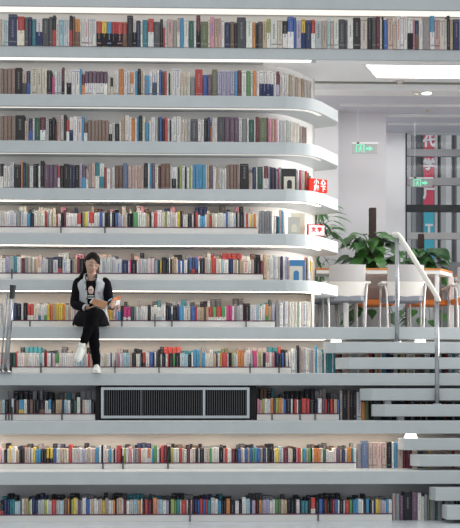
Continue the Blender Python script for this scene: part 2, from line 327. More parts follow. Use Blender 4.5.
 (115,460,"p8:50 r18:38 k6:50 w6:50 i8:50 w14:48 p14:44 w6:54 g12:50 f12:50 r10:50 c14:52 w16:50 ow12:50 w6:54 s8:52 v14:38 w12:50 k4:50 r14:40 m16:38 k14:44 i12:50 w14:50 w12:50 r12:52 h10:52 w12:54 m14:46 w8:56 c16:50 k14:50 w4:50 k20:48 w6:52 h20:50 v8:50 w10:48 w14:48 w8:48 k20:46 w4:50 r12:52 w12:50"),
 (230,460,"w6:54 m14:52 k12:50 b12:54 h8:48 w6:50 b12:50 e8:48 b12:50 v8:50 s10:46 b14:50 e8:50 n14:46 w4:50 k14:50 k14:54 w4:54 y14:52 a14:44 w4:50 m20:44 w6:50 c12:52 k14:46 p6:54 r12:48 w6:52 v6:50 s10:50 e8:52 v10:50 k6:50 w6:50 o14:52 o12:52 c12:50 u10:52 w12:56 w16:60 w14:50 z14:50 e8:54 n12:52"),
 (345,46,"w8:52 o18:46 t8:48 w12:50"),
 (357,414,"g16:30 S24:20 h16:26 h16:26 h16:26 h18:26 k18:24 w8:26 s12:24 h20:26 m8:40 m24:50 c20:60 d20:60 g18:60 y8:60 h18:60 h20:60 h18:60 h20:60 r10:60 c20:60")]),
11:(487, [(0,460,"kr16:56 n14:52 n12:50 t8:52 t12:52 a8:58 w4:60 a12:58 k4:50 c14:48 e14:46 i10:56 w6:50 n14:44 n10:52 l14:54 l14:52 i12:54 w6:52 l14:54 r18:52 l14:54 a14:56 w4:54 q18:46 o6:50 k8:50 i8:50 y14:46 w4:50 z12:52 g8:54 w16:44 b16:50 w4:50 e14:50 w10:48 w8:54 h16:50 y12:54 f14:46 w12:54 c8:54 o8:54"),
 (115,460,"k6:52 h8:48 e14:44 w4:50 m12:52 w12:56 l16:54 a14:52 e8:54 o6:56 w6:50 k8:50 r14:50 m14:52 k4:54 o16:46 x8:50 a14:52 w14:54 x10:54 k6:50 i16:52 v8:54 t14:52 w4:54 r20:54 c6:54 k10:50 p6:52 k8:48 n14:50 b6:54 r14:48 b10:52 r8:50 t12:54 l16:46 w12:50 s12:56 k8:52 k12:54 o14:50"),
 (230,460,"k20:56 w16:56 k12:52 w16:42 a16:50 n8:56 x12:54 r4:54 k12:54 o8:54 g8:54 x12:52 x14:52 w12:56 w10:52 v12:50 U12:50 c10:52 e14:52 k14:50 k14:50 k8:54 w14:52 k6:54 t14:56 t14:56 k10:50 rw18:44 k14:54 b16:50 k10:52 r4:50 k14:54 k10:50 r8:50 b14:52 w6:52 k16:50 l6:54"),
 (345,188,"r18:54 v12:52 u4:54 s12:52 s8:50 w14:50 w8:50 k10:54 s14:48 k12:56 w6:54 n8:54 y14:50 e12:52 x12:54 w4:56 s12:50 w14:50"),
 (392.5,340,"f12:24 g14:26 z14:34 k30:20 z20:20 w14:24 l12:40 g10:30 U8:30 g20:28 u8:36 g18:30 k8:34 g20:30 l14:34 k20:40 g20:40 m10:60 k14:60 g20:60")])}
BACKPAL = {5:'kqcdgpcnlw', 6:'kdgrpwlnhq', 7:'kdgrktdln', 8:'gkdrgftUd', 9:'kgdqkdtfkkg', 10:'kdgqdgnfk', 11:'kkdnkdgtk'}

PAL = {k: (tuple(v*.87+(sum(c)/3)*.13 for v in c), n) for k, (c, n) in PAL.items()}
class B: pass
books = []
for r, (y0, segs) in ROWS.items():
    Yb = rowY(r)
    for (sx, total, s) in segs:
        toks = []
        for t in s.split():
            c, rest = t.split(':') ; i = 0
            while not c[i].isdigit(): i += 1
            toks.append((c[:i], float(c[i:]), float(rest)))
        k = total/sum(t[1] for t in toks); x = sx
        for code, w, top in toks:
            w = w*k/4
            if code[0] != '_':
                b = B(); b.row = r; b.code = code; b.x0 = x; b.x1 = x+w; b.top = y0 + top/4 + random.uniform(-.3, .3); b.back = False
                dy = (inner_dy if r <= 3 or (r == 4 and x < 280) else curve_dy)((b.x0+b.x1)/2) if 2 <= r <= 7 else 0
                b.Y = Yb + dy + random.uniform(0, .012)
                books.append(b)
            x += w
# books of the second row, standing behind the front ones
rb = random.Random(5)
for r in range(5, 12):
    y0 = ROWS[r][0]; x = 2.0
    xmax = {5:255, 6:262, 7:272, 8:290, 9:340, 10:354, 11:390}[r]
    dens = {5:.55, 6:.6, 7:.5, 8:.6, 9:.9, 10:.72, 11:.72}[r]
    while x < xmax:
        w = rb.uniform(2.2, 6.0)
        if rb.random() < dens and not (r == 9 and 89 < x+w/2 < 260):
            grp = rb.randint(1, 4) if rb.random() < .4 else 1
            code = rb.choice(BACKPAL[r]); lift = rb.uniform(7, 12) if r != 9 else rb.uniform(1, 8)
            for _ in range(grp):
                if x+w > xmax: break
                b = B(); b.row = r; b.code = code; b.x0 = x; b.x1 = x+w; b.back = True
                b.top = y0 + (lift if r == 9 else lift-rb.uniform(0, 1)); b.Y = YF[r-1]+.245
                if r in (5,): b.top -= 1.0
                books.append(b); x += w
        else: x += w

fronts = [b for b in books if not b.back]
for r in range(1, 12):
    row = sorted([b for b in fronts if b.row == r], key=lambda b: b.x0)
    for i, b in enumerate(row):
        b.idx = i; b.rowl = row
def zbase(r): return ZT[r] if r < 11 else 0.0
def vis(b):
    if b.back: return 0
    bot = {1:47,2:95,3:141,4:188,5:228,6:274,7:321,8:367,9:414,10:464,11:515}[b.row]
    a = (b.x1-b.x0)*max(0, bot-b.top)
    mid = (b.x0+b.x1)/2
    if b.row == 6 and 76 < mid < 105: a = 0
    if b.row == 7 and 69 < mid < 121: a = 0
    if b.row == 8 and (mid > 322 or 79 < mid < 103): a *= .2 if mid > 322 else 0
    if b.row == 9 and mid > 360: a *= .15
    if b.row == 10 and mid > 399: a *= .2
    if b.row == 11 and mid > 430: a *= .3
    if b.row == 5 and mid > 305: a = 0
    if mid > 458 or mid < 1: a *= .3
    return a
ranked = sorted(fronts, key=vis, reverse=True)
chosen = set(id(b) for b in ranked[:300])

def tint(c, rng, amt=.10):
    k = 1+rng.uniform(-amt, amt)
    return tuple(max(0, min(1, v*k*(1+rng.uniform(-.04, .04)))) for v in c)
class BM:
    """bmesh that remembers a colour per face"""
    def __init__(s): s.bm = bmesh.new(); s.cl = s.bm.loops.layers.float_color.new('Col')
    def paint(s, n0, col):
        s.bm.faces.ensure_lookup_table()
        for f in s.bm.faces[n0:]:
            for l in f.loops: l[s.cl] = (*col, 1)
    def prism(s, pts, z0, z1, col):
        n0 = len(s.bm.faces); prism(s.bm, pts, z0, z1); s.paint(n0, col)
    def box(s, *a, col): 
        n0 = len(s.bm.faces); box(s.bm, *a); s.paint(n0, col)
def book_geo(T, Pg, Ti, Tx, x0, x1, y, z0, z1, code, rng, depth=.13, detail=True, faded=False):
    """T cover, Pg page block, Ti spine printing; coordinates are relative"""
    w = x1-x0; g = min(.0015, w*.05); a, b = x0+g, x1-g; w = b-a
    ch = min(w*.22, .006)
    base = PAL[code[0]][0]
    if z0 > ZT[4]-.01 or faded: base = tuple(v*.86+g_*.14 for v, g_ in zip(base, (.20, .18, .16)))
    col = tint(base, rng)
    pts = [(a, y+ch), (a+ch, y), (b-ch, y), (b, y+ch), (b, y+depth), (a, y+depth)]
    top = z1 - .004
    if detail:
        t = min(.0035, w*.15)
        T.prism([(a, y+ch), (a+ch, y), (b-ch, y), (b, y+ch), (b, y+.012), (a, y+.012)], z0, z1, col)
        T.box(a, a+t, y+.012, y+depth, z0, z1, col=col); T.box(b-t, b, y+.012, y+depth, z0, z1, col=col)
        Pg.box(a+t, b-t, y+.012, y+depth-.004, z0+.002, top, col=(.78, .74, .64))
    else:
        T.prism(pts, z0, z1, col)
    h = z1-z0; e = .0012; aa, bb = a+ch*.8, b-ch*.8
    lum = sum(col)/3
    if len(code) == 2:
        c2 = tint(PAL[code[1]][0], rng)
        Ti.box(a, b, y-e, y+ch, z0, z0+h*.52, col=c2)
    ink = tint(tuple(v*.45 for v in col), rng) if lum > .33 else tint(tuple(v*.6+.16 for v in col), rng)
    if rng.random() < .18 and lum > .3: ink = rng.choice([(.5, .06, .05), (.06, .15, .4), (.25, .2, .15)])
    if bb-aa > .012:
        s = rng.random(); m = (aa+bb)/2; tw = (bb-aa)*rng.uniform(.16, .28)
        z = z0 + h*rng.uniform(.80, .9); zl = z0 + h*rng.uniform(.25, .5)
        while z > zl:
            zz = rng.uniform(.012, .03)
            Tx.box(m-tw*.5, m+tw*.5, y-e*1.6, y+ch, z-zz, z, col=ink); z -= zz+.008
        if s < .5:
            T.box(aa, bb, y-e*1.5, y+ch, z0+h*.1, z0+h*.14, col=ink)
        if .35 < s < .8:
            T.box(aa, bb, y-e*1.5, y+ch, z0+h*.93, z0+h*.95, col=ink)
def finish(BMo, name, parent=None, loc=None):
    if not BMo.bm.faces: BMo.bm.free(); return None
    return from_bm(name, BMo.bm, BOOKMAT, parent, loc=loc)

# ---- unique labels
ROWNAME = {1:'topmost shelf', 2:'second shelf down', 3:'third shelf down', 4:'fourth shelf down', 5:'fifth shelf down', 6:'shelf behind reader\'s head',
 7:'shelf level with reader\'s lap', 8:'shelf behind reader\'s feet', 9:'grille shelf', 10:'second lowest shelf', 11:'lowest shelf'}
def cname(b): 
    return (PAL[b.code[0]][1].replace(' ', '-') if len(b.code) == 2 else PAL[b.code[0]][1]) + ('-and-'+PAL[b.code[1]][1].replace(' ', '-') if len(b.code) == 2 else '')
def run(b):
    row = b.rowl; i = j = b.idx
    while i > 0 and row[i-1].code == b.code and abs(row[i-1].x1-row[i].x0) < .5: i -= 1
    while j < len(row)-1 and row[j+1].code == b.code and abs(row[j+1].x0-row[j].x1) < .5: j += 1
    return i, j
NUM = ['first', 'second', 'third', 'fourth', 'fifth', 'sixth', 'seventh']; CARD = {2:'two', 3:'three', 4:'four', 5:'five', 6:'six', 7:'seven'}
def area(b):
    m = (b.x0+b.x1)/2
    if m < 40: return 'far left'
    if m < 80: return 'left of reader'
    if m < 110: return 'in line with reader'
    if m < 150: return 'just right of reader'
    if m < 200: return 'left of centre'
    if m < 260: return 'at centre'
    if m < 320: return 'right of centre'
    if m < 390: return 'towards right'
    return 'far right'
def cands(b):
    i, j = run(b); row = b.rowl; n = j-i+1
    lf = cname(row[i-1]) if i > 0 else None; rt = cname(row[j+1]) if j < len(row)-1 else None
    w = b.x1-b.x0; h = {1:47,2:95,3:141,4:188,5:233,6:279,7:327,8:373,9:421,10:471,11:521}[b.row]-b.top
    size = 'thick' if w > 6 else ('slim' if w < 3.4 else '')
    size = ('tall ' if h > 29 else ('short ' if h < 20 else '')) + size; size = size.strip()
    nb = (', between two %s books' % lf) if lf and lf == rt else (', between %s and %s books' % (lf, rt)) if lf and rt else ((', right of %s book' % lf) if lf else ', left of %s book' % rt)
    c = (size+' '+cname(b)+' book').strip()
    if n > 1: c = '%s of %s %s books' % (NUM[b.idx-i], CARD.get(n, 'several'), cname(b))
    base = '%s, %s' % (c, ROWNAME[b.row])
    yield '%s%s' % (base, nb)
    yield '%s, %s%s' % (base, area(b), nb)
    yield '%s, %s%s' % ('slimmer '+base, area(b), nb)
    yield '%s, %s%s' % ('broader '+base, area(b), nb)
# count of each label among ALL front books so chosen ones are unique among every book
from collections import Counter
lab1 = {id(b): list(cands(b)) for b in fronts}
cnt = [Counter(lab1[id(b)][k] for b in fronts) for k in range(4)]
used = set(); final = {}
for b in fronts:
    if id(b) not in chosen: continue
    c = lab1[id(b)]
    for k in range(2):
        if cnt[k][c[k]] == 1: lab = c[k]; break
    else:
        twins = sorted([q for q in fronts if lab1[id(q)][1] == c[1]], key=lambda q: q.x0)
        if len(twins) == 2:
            lab = ('left ' if twins[0] is b else 'right ') + c[1]
        else:
            lab = NUM[twins.index(b)] + ' from left, ' + c[1]
    words = lab.split()
    if len(words) > 16:
        lab = lab.replace(', between ', ' between ').replace(' and ', '/', 0)
    final[id(b)] = lab
assert len(set(final.values())) == len(final), 'labels'
LONGEST = max(len(v.split()) for v in final.values())
print('longest label words', LONGEST, 'books', len(books))

stuffT = {'front': BM()}
for b in books:
    z0 = zbase(b.row)
    px = (b.x0+b.x1)/2
    x0, x1 = X(b.x0, b.Y), X(b.x1, b.Y); z1 = P(px, b.top, b.Y).z
    z1 = min(z1, ZB[b.row-1]-.008); z1 = max(z1, z0+.06)
    rng = random.Random(int(b.x0*1000)+b.row*7919)
    if id(b) in chosen:
        T, Pg, Ti, Tx = BM(), BM(), BM(), BM(); cx = (x0+x1)/2
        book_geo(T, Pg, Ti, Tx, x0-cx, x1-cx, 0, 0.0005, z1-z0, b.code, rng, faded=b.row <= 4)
        o = finish(T, 'book', loc=(cx, b.Y, z0))
        tag(o, final[id(b)], 'book', 'books on the ' + ROWNAME[b.row])
        finish(Pg, 'page_block', o); finish(Tx, 'spine_title', o); bd = finish(Ti, 'spine_band', o)
        if bd: bd['label'] = PAL[b.code[1]][1]+' lower band on the spine'
    else:
        T = stuffT['front']
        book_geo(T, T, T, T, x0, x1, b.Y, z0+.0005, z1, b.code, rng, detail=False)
o = finish(stuffT['front'], 'shelved_books')
tag(o, 'remaining small mixed-colour books filling the white shelves and the row behind', 'books', 'mixed books on the shelves', 'stuff')


# ------------------------------------------------------------------ display books with arches
M_dblack = mat('display_black', (.03, .03, .03), .5); M_dcream = mat('display_cream', (.66, .62, .52), .6, noise=.05, nscale=20)
M_dblue = mat('display_blue', (.05, .20, .42), .5); M_dpale = mat('display_pale', (.74, .69, .55), .6, noise=.06, nscale=20)
M_page = mat('book_paper', (.78, .76, .70), .8); M_dgrey = mat('display_grey', (.55, .54, .48), .6)
def arch_pts(cx, z0, w, h, n=10):
    r = w/2; pts = [(cx-r, z0), (cx+r, z0)]
    for k in range(n+1):
        a = math.pi*k/n; pts.append((cx+r*math.cos(a), z0+h-r+r*math.sin(a)))
    return pts
def vplate(bm, pts, y0, y1):
    a = [bm.verts.new((x, y0, z)) for x, z in pts]; b = [bm.verts.new((x, y1, z)) for x, z in pts]; n = len(pts)
    for i in range(n): bm.faces.new((a[i], a[(i+1) % n], b[(i+1) % n], b[i]))
    bm.faces.new(a); bm.faces.new(b[::-1])
def display(row, px0, px1, pytop, dY, m, label, arch=None, thick=.03):
    Y = YF[row] + dY + curve_dy((px0+px1)/2)
    x0, x1 = X(px0, Y), X(px1, Y); z0 = ZT[row]; z1 = Z(pytop, Y, px0)
    cx = (x0+x1)/2; hw = (x1-x0)/2; h = z1-z0
    bm = bmesh.new(); t = .003
    box(bm, -hw, hw, 0, t, .0005, h); box(bm, -hw, hw, thick-t, thick, .0005, h); box(bm, -hw, -hw+t, t, thick-t, .0005, h)
    o = from_bm('picture_book', bm, m, loc=(cx, Y, z0)); tag(o, label, 'book')
    bm = bmesh.new(); box(bm, -hw+t, hw-t*2, t, thick-t, .002, h-.003); from_bm('page_block', bm, M_page, o)
    if arch:
        ma, aw, ah, zz = arch
        bm = bmesh.new(); vplate(bm, arch_pts(0, zz, aw, ah), -.002, .0005); from_bm('cover_picture', bm, ma, o)
    return o
display(4, 281.3, 296, 168.5, .16, M_dblack, 'large black picture book standing behind the cream arch book on fourth shelf')
display(4, 284, 295, 176.5, .06, M_dcream, 'cream picture book with black arched window on cover, right end of fourth shelf', (M_dblack, .055, .10, .02))
display(5, 291, 305, 212.8, .16, M_dpale, 'pale cream picture book standing behind another near the framed white sign')
display(5, 288, 300, 217, .06, M_dgrey, 'greyish cream picture book facing out in front of the pale one, fifth shelf', (M_dpale, .06, .09, .03))
display(6, 289.5, 305, 260, .16, M_dblue, 'large blue picture book standing behind the cream book with a blue arch')
display(6, 290, 302.5, 266, .06, M_dcream, 'cream picture book with blue arched window on its cover, right end of shelf', (M_dblue, .062, .115, .0))

# ------------------------------------------------------------------ signs on the shelves
M_red = mat('sign_red', (.72, .035, .025), .8, spec=.1); M_lett = mat('sign_white', (.88, .86, .84), .5)
def shelf_sign(row, px0, px1, pyt, pyb, rotz, name, label):
    Y = YF[row] + .05 + curve_dy(px0)
    a = P(px0, pyb, Y); b = P(px1, pyb, Y+math.tan(rotz)*0.2)
    w = (b-a).length/ math.cos(0); h = P(px0, pyt, Y).z - ZT[row]
    e = empty(name, (a.x, Y, ZT[row]), label, 'sign'); e.rotation_euler = (0, 0, rotz)
    return e, w/1.0, h
e, w, h = shelf_sign(4, 309.5, 326.5, 178, 191, math.radians(28), 'warning_sign', 'small red block sign with white characters on a rounded ledge end')
w *= 1.06
bm = bmesh.new(); box(bm, 0, w, 0, .03, 0.0005, h); bevel(from_bm('sign_board', bm, M_red, e), .003)
for ch, ux, uz in (('小', .38, .73), ('心', .76, .73), ('脚', .38, .27), ('下', .76, .27)):
    text('character', ch, h*.46, (w*ux, -.002, h*uz), M_lett, e, off=.002)
e, w, h = shelf_sign(5, 307.8, 324.5, 224, 238, math.radians(20), 'category_sign', 'white sign in a red frame with two red characters on a ledge end')
bm = bmesh.new(); box(bm, 0, w, 0, .03, 0.0005, h); bevel(from_bm('sign_frame', bm, M_red, e), .003)
bm = bmesh.new(); box(bm, .012, w-.004, -.003, .0, 0.006, h-.010); from_bm('sign_face', bm, mat('sign_face', (.85, .80, .85), .5), e)
for ch, ux in (('文', .34), ('学', .70)):
    text('character', ch, h*.46, (w*ux, -.006, h*.50), M_red, e, off=.002)

# ------------------------------------------------------------------ ventilation grille
Yv = 13.62
e = empty('ventilation_grille', (X(175, Yv), Yv, ZT[9]), 'long dark ventilation grille with vertical slats in a pale metal frame', 'grille')
o0 = e.location
gx0, gx1 = X(101, Yv)-o0.x, X(249.5, Yv)-o0.x; gz0, gz1 = Z(418.3, Yv)-o0.z, Z(387.3, Yv)-o0.z
M_gf = mat('grille_frame', (.50, .54, .57), .4); M_slat = mat('grille_slat', (.10, .105, .11), .5, .3); M_dark = mat('grille_dark', (.012, .012, .014), .9)
t = .028
bm = bmesh.new(); box(bm, gx0, gx1, 0, .05, gz0, gz0+t); box(bm, gx0, gx1, 0, .05, gz1-t, gz1); box(bm, gx0, gx0+t, 0, .05, gz0+t, gz1-t); box(bm, gx1-t, gx1, 0, .05, gz0+t, gz1-t)
from_bm('frame', bm, M_gf, e)
bm = bmesh.new(); n = 64
for i in range(n):
    x = gx0+t+(gx1-gx0-2*t)*(i+.5)/n; box(bm, x-.0035, x+.0035, .012, .045, gz0+t, gz1-t)
from_bm('slats', bm, M_slat, e)
for px, wd, m in ((141, .02, M_slat), (204, .024, M_gf)):
    bm = bmesh.new(); x = X(px, Yv)-o0.x; box(bm, x-wd/2, x+wd/2, .004, .046, gz0+t, gz1-t); from_bm('mullion', bm, m, e)
bm = bmesh.new(); box(bm, gx0+.01, gx1-.01, .052, .30, gz0-.004 if gz0 > .01 else gz0, gz1-.01); from_bm('duct_box', bm, M_dark, e)
bm = bmesh.new(); box(bm, gx0+.02, gx0+.05, .01, .28, 0.0005, gz0); box(bm, gx1-.05, gx1-.02, .01, .28, 0.0005, gz0); from_bm('foot', bm, M_dark, e)
# dark end panels beside it
for px, lab in ((97.6, 'narrow dark upright panel at the left side of the ventilation grille'), (253, 'dark upright panel at the right side of the ventilation grille')):
    bm = bmesh.new(); wd = .022 if px < 200 else .035; box(bm, -wd, wd, 0, .3, 0.0005, ZB[8]-ZT[9]-.001)
    tag(from_bm('upright_panel', bm, M_dark, loc=(X(px, 13.66), 13.66, ZT[9])), lab, 'panel')

# ------------------------------------------------------------------ stairs on the right
TR = [('A',324,336,342,353),('B',336,349,357.5,369),('C',360,372,388.5,400.5),('D',372,385,404.5,416.5),('E',399,404,438.5,450.2),('F',411,420,455,466.6),('G',430,436,488,501),('H',443,447,506,520)]
TY = {'A':13.87,'B':13.73,'C':13.47,'D':13.33,'E':13.07,'F':12.93,'G':12.67,'H':12.53}
e = empty('staircase', (X(400, 13.2), 13.2, 0), 'open white stair of floating treads climbing the book terraces at right', 'stairs')
for nm, a, b, t0, t1 in TR:
    Y = TY[nm]; z1, z0 = Z(t0, Y, 400), Z(t1, Y, 400); bm = bmesh.new()
    xa = X(a, Y+.13); xb = X(b, Y)
    prism(bm, [(xb, Y), (XR, Y), (XR, Y+.19), (xa, Y+.19), (xa, Y+.13)], z0, z1)
    o = from_bm('tread', bm, M_slab, e); o.location = -e.location; bevel(o, .005, 2)
for px, Y, zt, zb in ((388, 13.52, TR[2][4], TR[3][3]), (401, 13.40, TR[3][4], 421)):
    bm = bmesh.new(); x = X(px, Y); box(bm, x-.035, x+.035, Y, Y+.1, Z(zb+.4, Y, 400), Z(zt-.5, Y, 400)); o = from_bm('support', bm, M_slab, e); o.location = -e.location
# small stair lights
M_spot = mat('spot_glow', (.9, .9, .9), .5, emit=((1, .97, .92), 5))
for i, (k, px, lab) in enumerate(((7, 336.5, 'small glowing wedge light under the cafe floor edge, left one'), (7, 421, 'small glowing wedge light under the cafe floor edge beside the taller rail post'),
                    (9, 411.5, 'small glowing wedge light under the ledge above the second lowest shelf'))):
    Y = YF[k]+.03; bm = bmesh.new(); z = ZB[k]; h = .045
    pts = [(-.045, 0), (.045, 0), (.065, -h), (-.065, -h)]
    vplate(bm, [(x, zz) for x, zz in pts], 0, .09)
    bmesh.ops.bevel(bm, geom=bm.edges[:], offset=.006, segments=2, affect='EDGES')
    tag(from_bm('stair_light', bm, M_spot, loc=(X(px, Y), Y, z-.0005)), lab, 'light', 'small lights along the stairs')

# ------------------------------------------------------------------ handrails
def rnd(v): return tuple(v)
e = empty('handrail', (X(397, 13.9), 13.92, Z(342, 13.87, 400)), 'steel posted handrail with cream sloping top rail beside the open stair', 'handrail')
def par(o, e): o.parent = e; o.location = -e.location; return o
Y1, Y2 = 13.93, 13.42
b1, t1_ = P(397, 342, Y1), P(397, 238, Y1); b2, t2_ = P(437, 404.5, Y2), P(437, 300, Y2)
b1.z = Z(342, 13.87, 400); b2.z = Z(404.5, 13.33, 400)
for b_, t_ in ((b1, t1_), (b2, t2_)):
    bm = bmesh.new(); tube(bm, [b_, t_], .024, 20); par(from_bm('post', bm, M_chrome, smooth=True), e)
    bm = bmesh.new(); tube(bm, [b_+Vector((0, 0, .0005)), b_+Vector((0, 0, .012))], .05, 20); par(from_bm('base_flange', bm, M_chrome), e)
bm = bmesh.new()
pts = smooth_curve([P(393, 235, Y1+.03), P(397.5, 234.5, Y1), P(402, 240, Y1-.03), P(418, 265.5, (Y1+Y2)/2), P(436, 295, Y2), P(438.5, 301, Y2-.02)], 6)
tube(bm, pts, .026, 16); par(from_bm('top_rail', bm, M_cream, smooth=True), e)
# leaning post at the left
Yp = 13.5
pt, pb = P(13, 286, Yp), P(4, 372, Yp); pb.z = ZT[8]+.002; pb.x = P(4, 372, Yp).x
Yb_ = 13.68
e = empty('railing_post', (pb.x, Yp+.12, ZT[8]), 'leaning steel railing post with black cap at the left edge', 'railing post')
pb = Vector((pb.x, Yp+.12, ZT[8]))
bm = bmesh.new(); tube(bm, [pb, pt], .026, 20); par(from_bm('pole', bm, M_chrome, smooth=True), e)
bm = bmesh.new(); q = pb.lerp(pt, .86); tube(bm, [q, pt + (pt-pb).normalized()*.01], [.029, .034], 20); par(from_bm('cap', bm, M_black, smooth=False), e)
bm = bmesh.new(); tube(bm, [pb+Vector((0, 0, .0005)), pb+Vector((0, 0, .012)), pb+Vector((0, 0, .03))], [.075, .075, .035], 24); par(from_bm('base_flange', bm, M_chrome), e)
bm = bmesh.new(); q2 = pb + Vector((-.055, .0, .012)); tube(bm, [q2, q2+(pt-pb)*.9], .010, 12); par(from_bm('side_rod', bm, M_chrome, smooth=True), e)

# ------------------------------------------------------------------ room
def struct(name, bm, m): return tag(from_bm(name, bm, m), kind='structure')
bm = bmesh.new(); box(bm, -6, 6, 4, 14.2, -.1, 0); struct('floor', bm, M_floor)
# back wall (column + main wall) of the cafe
ZF = ZT[7]
YW = 17.1; YWIN = 18.4
zc = Z(93, 16.0, 350)
bm = bmesh.new(); box(bm, X(296, 16.95), X(338.5, 16.95), 16.95, YW+.3, ZF, zc+.02); struct('trim_1', bm, M_white)
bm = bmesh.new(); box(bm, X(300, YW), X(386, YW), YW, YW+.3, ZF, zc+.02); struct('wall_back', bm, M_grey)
xw0 = X(405.5, YWIN)
bm = bmesh.new(); box(bm, X(380, YWIN), xw0, YWIN, YWIN+.15, ZF, zc+.02); 
box(bm, xw0, XR+.6, YWIN, YWIN+.15, Z(133, YWIN, 430), zc+.02); struct('wall_window', bm, M_white)
bm = bmesh.new(); box(bm, X(262, YW)-.2, X(262, YW), 15.75, YW+.3, ZF, zc+.02); struct('wall_left', bm, M_white)
bm = bmesh.new(); box(bm, XR+.4, XR+.5, 14.6, YWIN+.15, ZF, 4.6+EYE); struct('wall_right', bm, M_white)
# ceiling beyond beam with ribs
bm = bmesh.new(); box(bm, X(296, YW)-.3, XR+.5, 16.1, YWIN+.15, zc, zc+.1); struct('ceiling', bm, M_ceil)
# front ceiling (under ledge 1 level) and beam
zu = ZB[1]
bm = bmesh.new(); box(bm, X(300, 15), XR+.5, 15.45, 15.80, zu+.002, zu+.10)
struct('ceiling_front', bm, M_white); bpy.data.objects['ceiling_front'].name = 'ceiling.001'
bm = bmesh.new(); box(bm, X(296, YW)-.3, XR+.5, 15.80, 16.12, zc-.005, zu+.12); struct('trim_2', bm, M_white)
# dark track
bm = bmesh.new(); x0 = X(312, 15.66); box(bm, x0, XR, 15.62, 15.68, zu-.012, zu+.003)
tag(from_bm('ceiling_track', bm, mat('track_grey', (.22, .23, .20), .5)), 'thin dark ceiling track across the cafe opening', 'track')
# ribs on the far ceiling
for i, (py, hh, lab) in enumerate(((103.3, .03, 'pale ceiling batten nearest the white beam'), (113.5, .045, 'bright ceiling batten just in front of the grey wall'), (122, .03, 'pale ceiling batten nearest the window'))):
    Yr = (zc-EYE)*F/(YH-py)*1.0
    bm = bmesh.new(); box(bm, X(340, Yr) if i < 2 else X(388, Yr), XR+.3, Yr-.06, Yr+.02, zc-.012-hh*.3, zc-.0005)
    tag(from_bm('ceiling_batten', bm, M_white), lab, 'batten', 'battens on the cafe ceiling')
bm = bmesh.new(); box(bm, X(313, 15.0), XR, 14.62, 15.449, zu-.004, zu-.0002); box(bm, X(262, 15.0), X(313, 15.0), 14.745, 15.449, zu-.004, zu-.0002)
struct('ceiling_soffit', bm, M_white); bpy.data.objects['ceiling_soffit'].name = 'ceiling.002'
# light panel
YA, YB2 = (zu-EYE)*F/(YH-62.5), (zu-EYE)*F/(YH-75.5)
e = empty('ceiling_light', (X(400, 15.2), 15.2, zu), 'bright flat ceiling light panel over the cafe opening', 'ceiling light')
bm = bmesh.new(); prism(bm, [(X(366, YA), YA), (XR, YA), (XR, YB2), (X(377, YB2), YB2)], zu-.009, zu-.0045)
par(from_bm('diffuser', bm, mat('panel_glow', (.9, .9, .9), .5, emit=((1, .97, .94), 3.5))), e)
bm = bmesh.new(); prism(bm, [(X(364, YA)-.02, YA-.012), (XR, YA-.012), (XR, YA-.002), (X(366, YA)-.0, YA-.002)], zu-.012, zu-.0045)
prism(bm, [(X(364.5, YA)-.02, YA-.002), (X(366, YA)-.003, YA-.002), (X(377, YB2)-.003, YB2), (X(375.5, YB2)-.02, YB2)], zu-.012, zu-.0045)
par(from_bm('frame', bm, M_white), e)
# detectors and downlight
M_fix = mat('fixture_cream', (.62, .56, .50), .5)
def det(px, py, Y, z, lab, r=.03):
    bm = bmesh.new(); p = Vector((X(px, Y), Y, z)); tube(bm, [p, p-Vector((0, 0, .012)), p-Vector((0, 0, .035))], [r*1.5, r*1.4, r*.7], 18)
    bmesh.ops.translate(bm, vec=-p, verts=bm.verts[:]); tag(from_bm('smoke_detector', bm, M_fix, smooth=False, loc=p), lab, 'smoke detector')
det(400, 77, 15.55, zu-.0005, 'small cream smoke detector beside the bright ceiling panel')
det(416, 87, 15.9, zc-.0055, 'small cream smoke detector next to the oval downlight on the beam')
det(428.5, 109, (zc-EYE)*F/(YH-108), zc-.0005, 'small cream smoke detector on the grey far ceiling')
p = Vector((X(426, 15.98), 15.93, zc-.0055)); e = empty('downlight', p, 'bright oval downlight recessed in the white beam', 'downlight')
bm = bmesh.new(); bmesh.ops.create_cone(bm, cap_ends=True, segments=24, radius1=.06, radius2=.06, depth=.006); bmesh.ops.translate(bm, vec=(0, 0, -.008), verts=bm.verts[:])
from_bm('lens', bm, M_spot, e)
bm = bmesh.new(); tube(bm, [(0, 0, 0), (0, 0, -.006)], .072, 24); from_bm('rim', bm, M_white, e)
# window
M_tr = mat('window_transom', (.34, .34, .35), .5); M_bl = mat('window_frame_dark', (.02, .022, .025), .5)
e = bpy.data.objects.new('window_1', None); COL.objects.link(e); e.location = (xw0, YWIN, ZF); tag(e, kind='structure')
def wbar(name, py0, py1, m, y0=0, y1=.07):
    bm = bmesh.new(); box(bm, .0005, XR+.4-xw0, y0, y1, Z(py1, YWIN, 430)-ZF, Z(py0, YWIN, 430)-ZF); from_bm(name, bm, m, e)
wbar('transom', 149, 156, M_tr); wbar('transom', 177.5, 185, M_tr); wbar('transom', 205, 211.5, M_bl, -.03, .09); wbar('transom', 232.5, 239, mat('transom_pale', (.48, .47, .47), .5)); wbar('sill', 262, 330, mat('sill_grey', (.25, .25, .26), .6))
bm = bmesh.new(); box(bm, .0005, .02, -.01, .08, 0.001, Z(133.5, YWIN, 430)-ZF); from_bm('window_frame', bm, M_bl, e)
g = bpy.data.materials.new('window_glass'); g.use_nodes = True; nt = g.node_tree; nt.nodes.clear()
oo = nt.nodes.new('ShaderNodeOutputMaterial'); mx = nt.nodes.new('ShaderNodeMixShader'); mx.inputs[0].default_value = .012
tr = nt.nodes.new('ShaderNodeBsdfTransparent'); tr.inputs[0].default_value = (.9, .92, .94, 1); gl = nt.nodes.new('ShaderNodeBsdfGlossy'); gl.inputs['Roughness'].default_value = .03
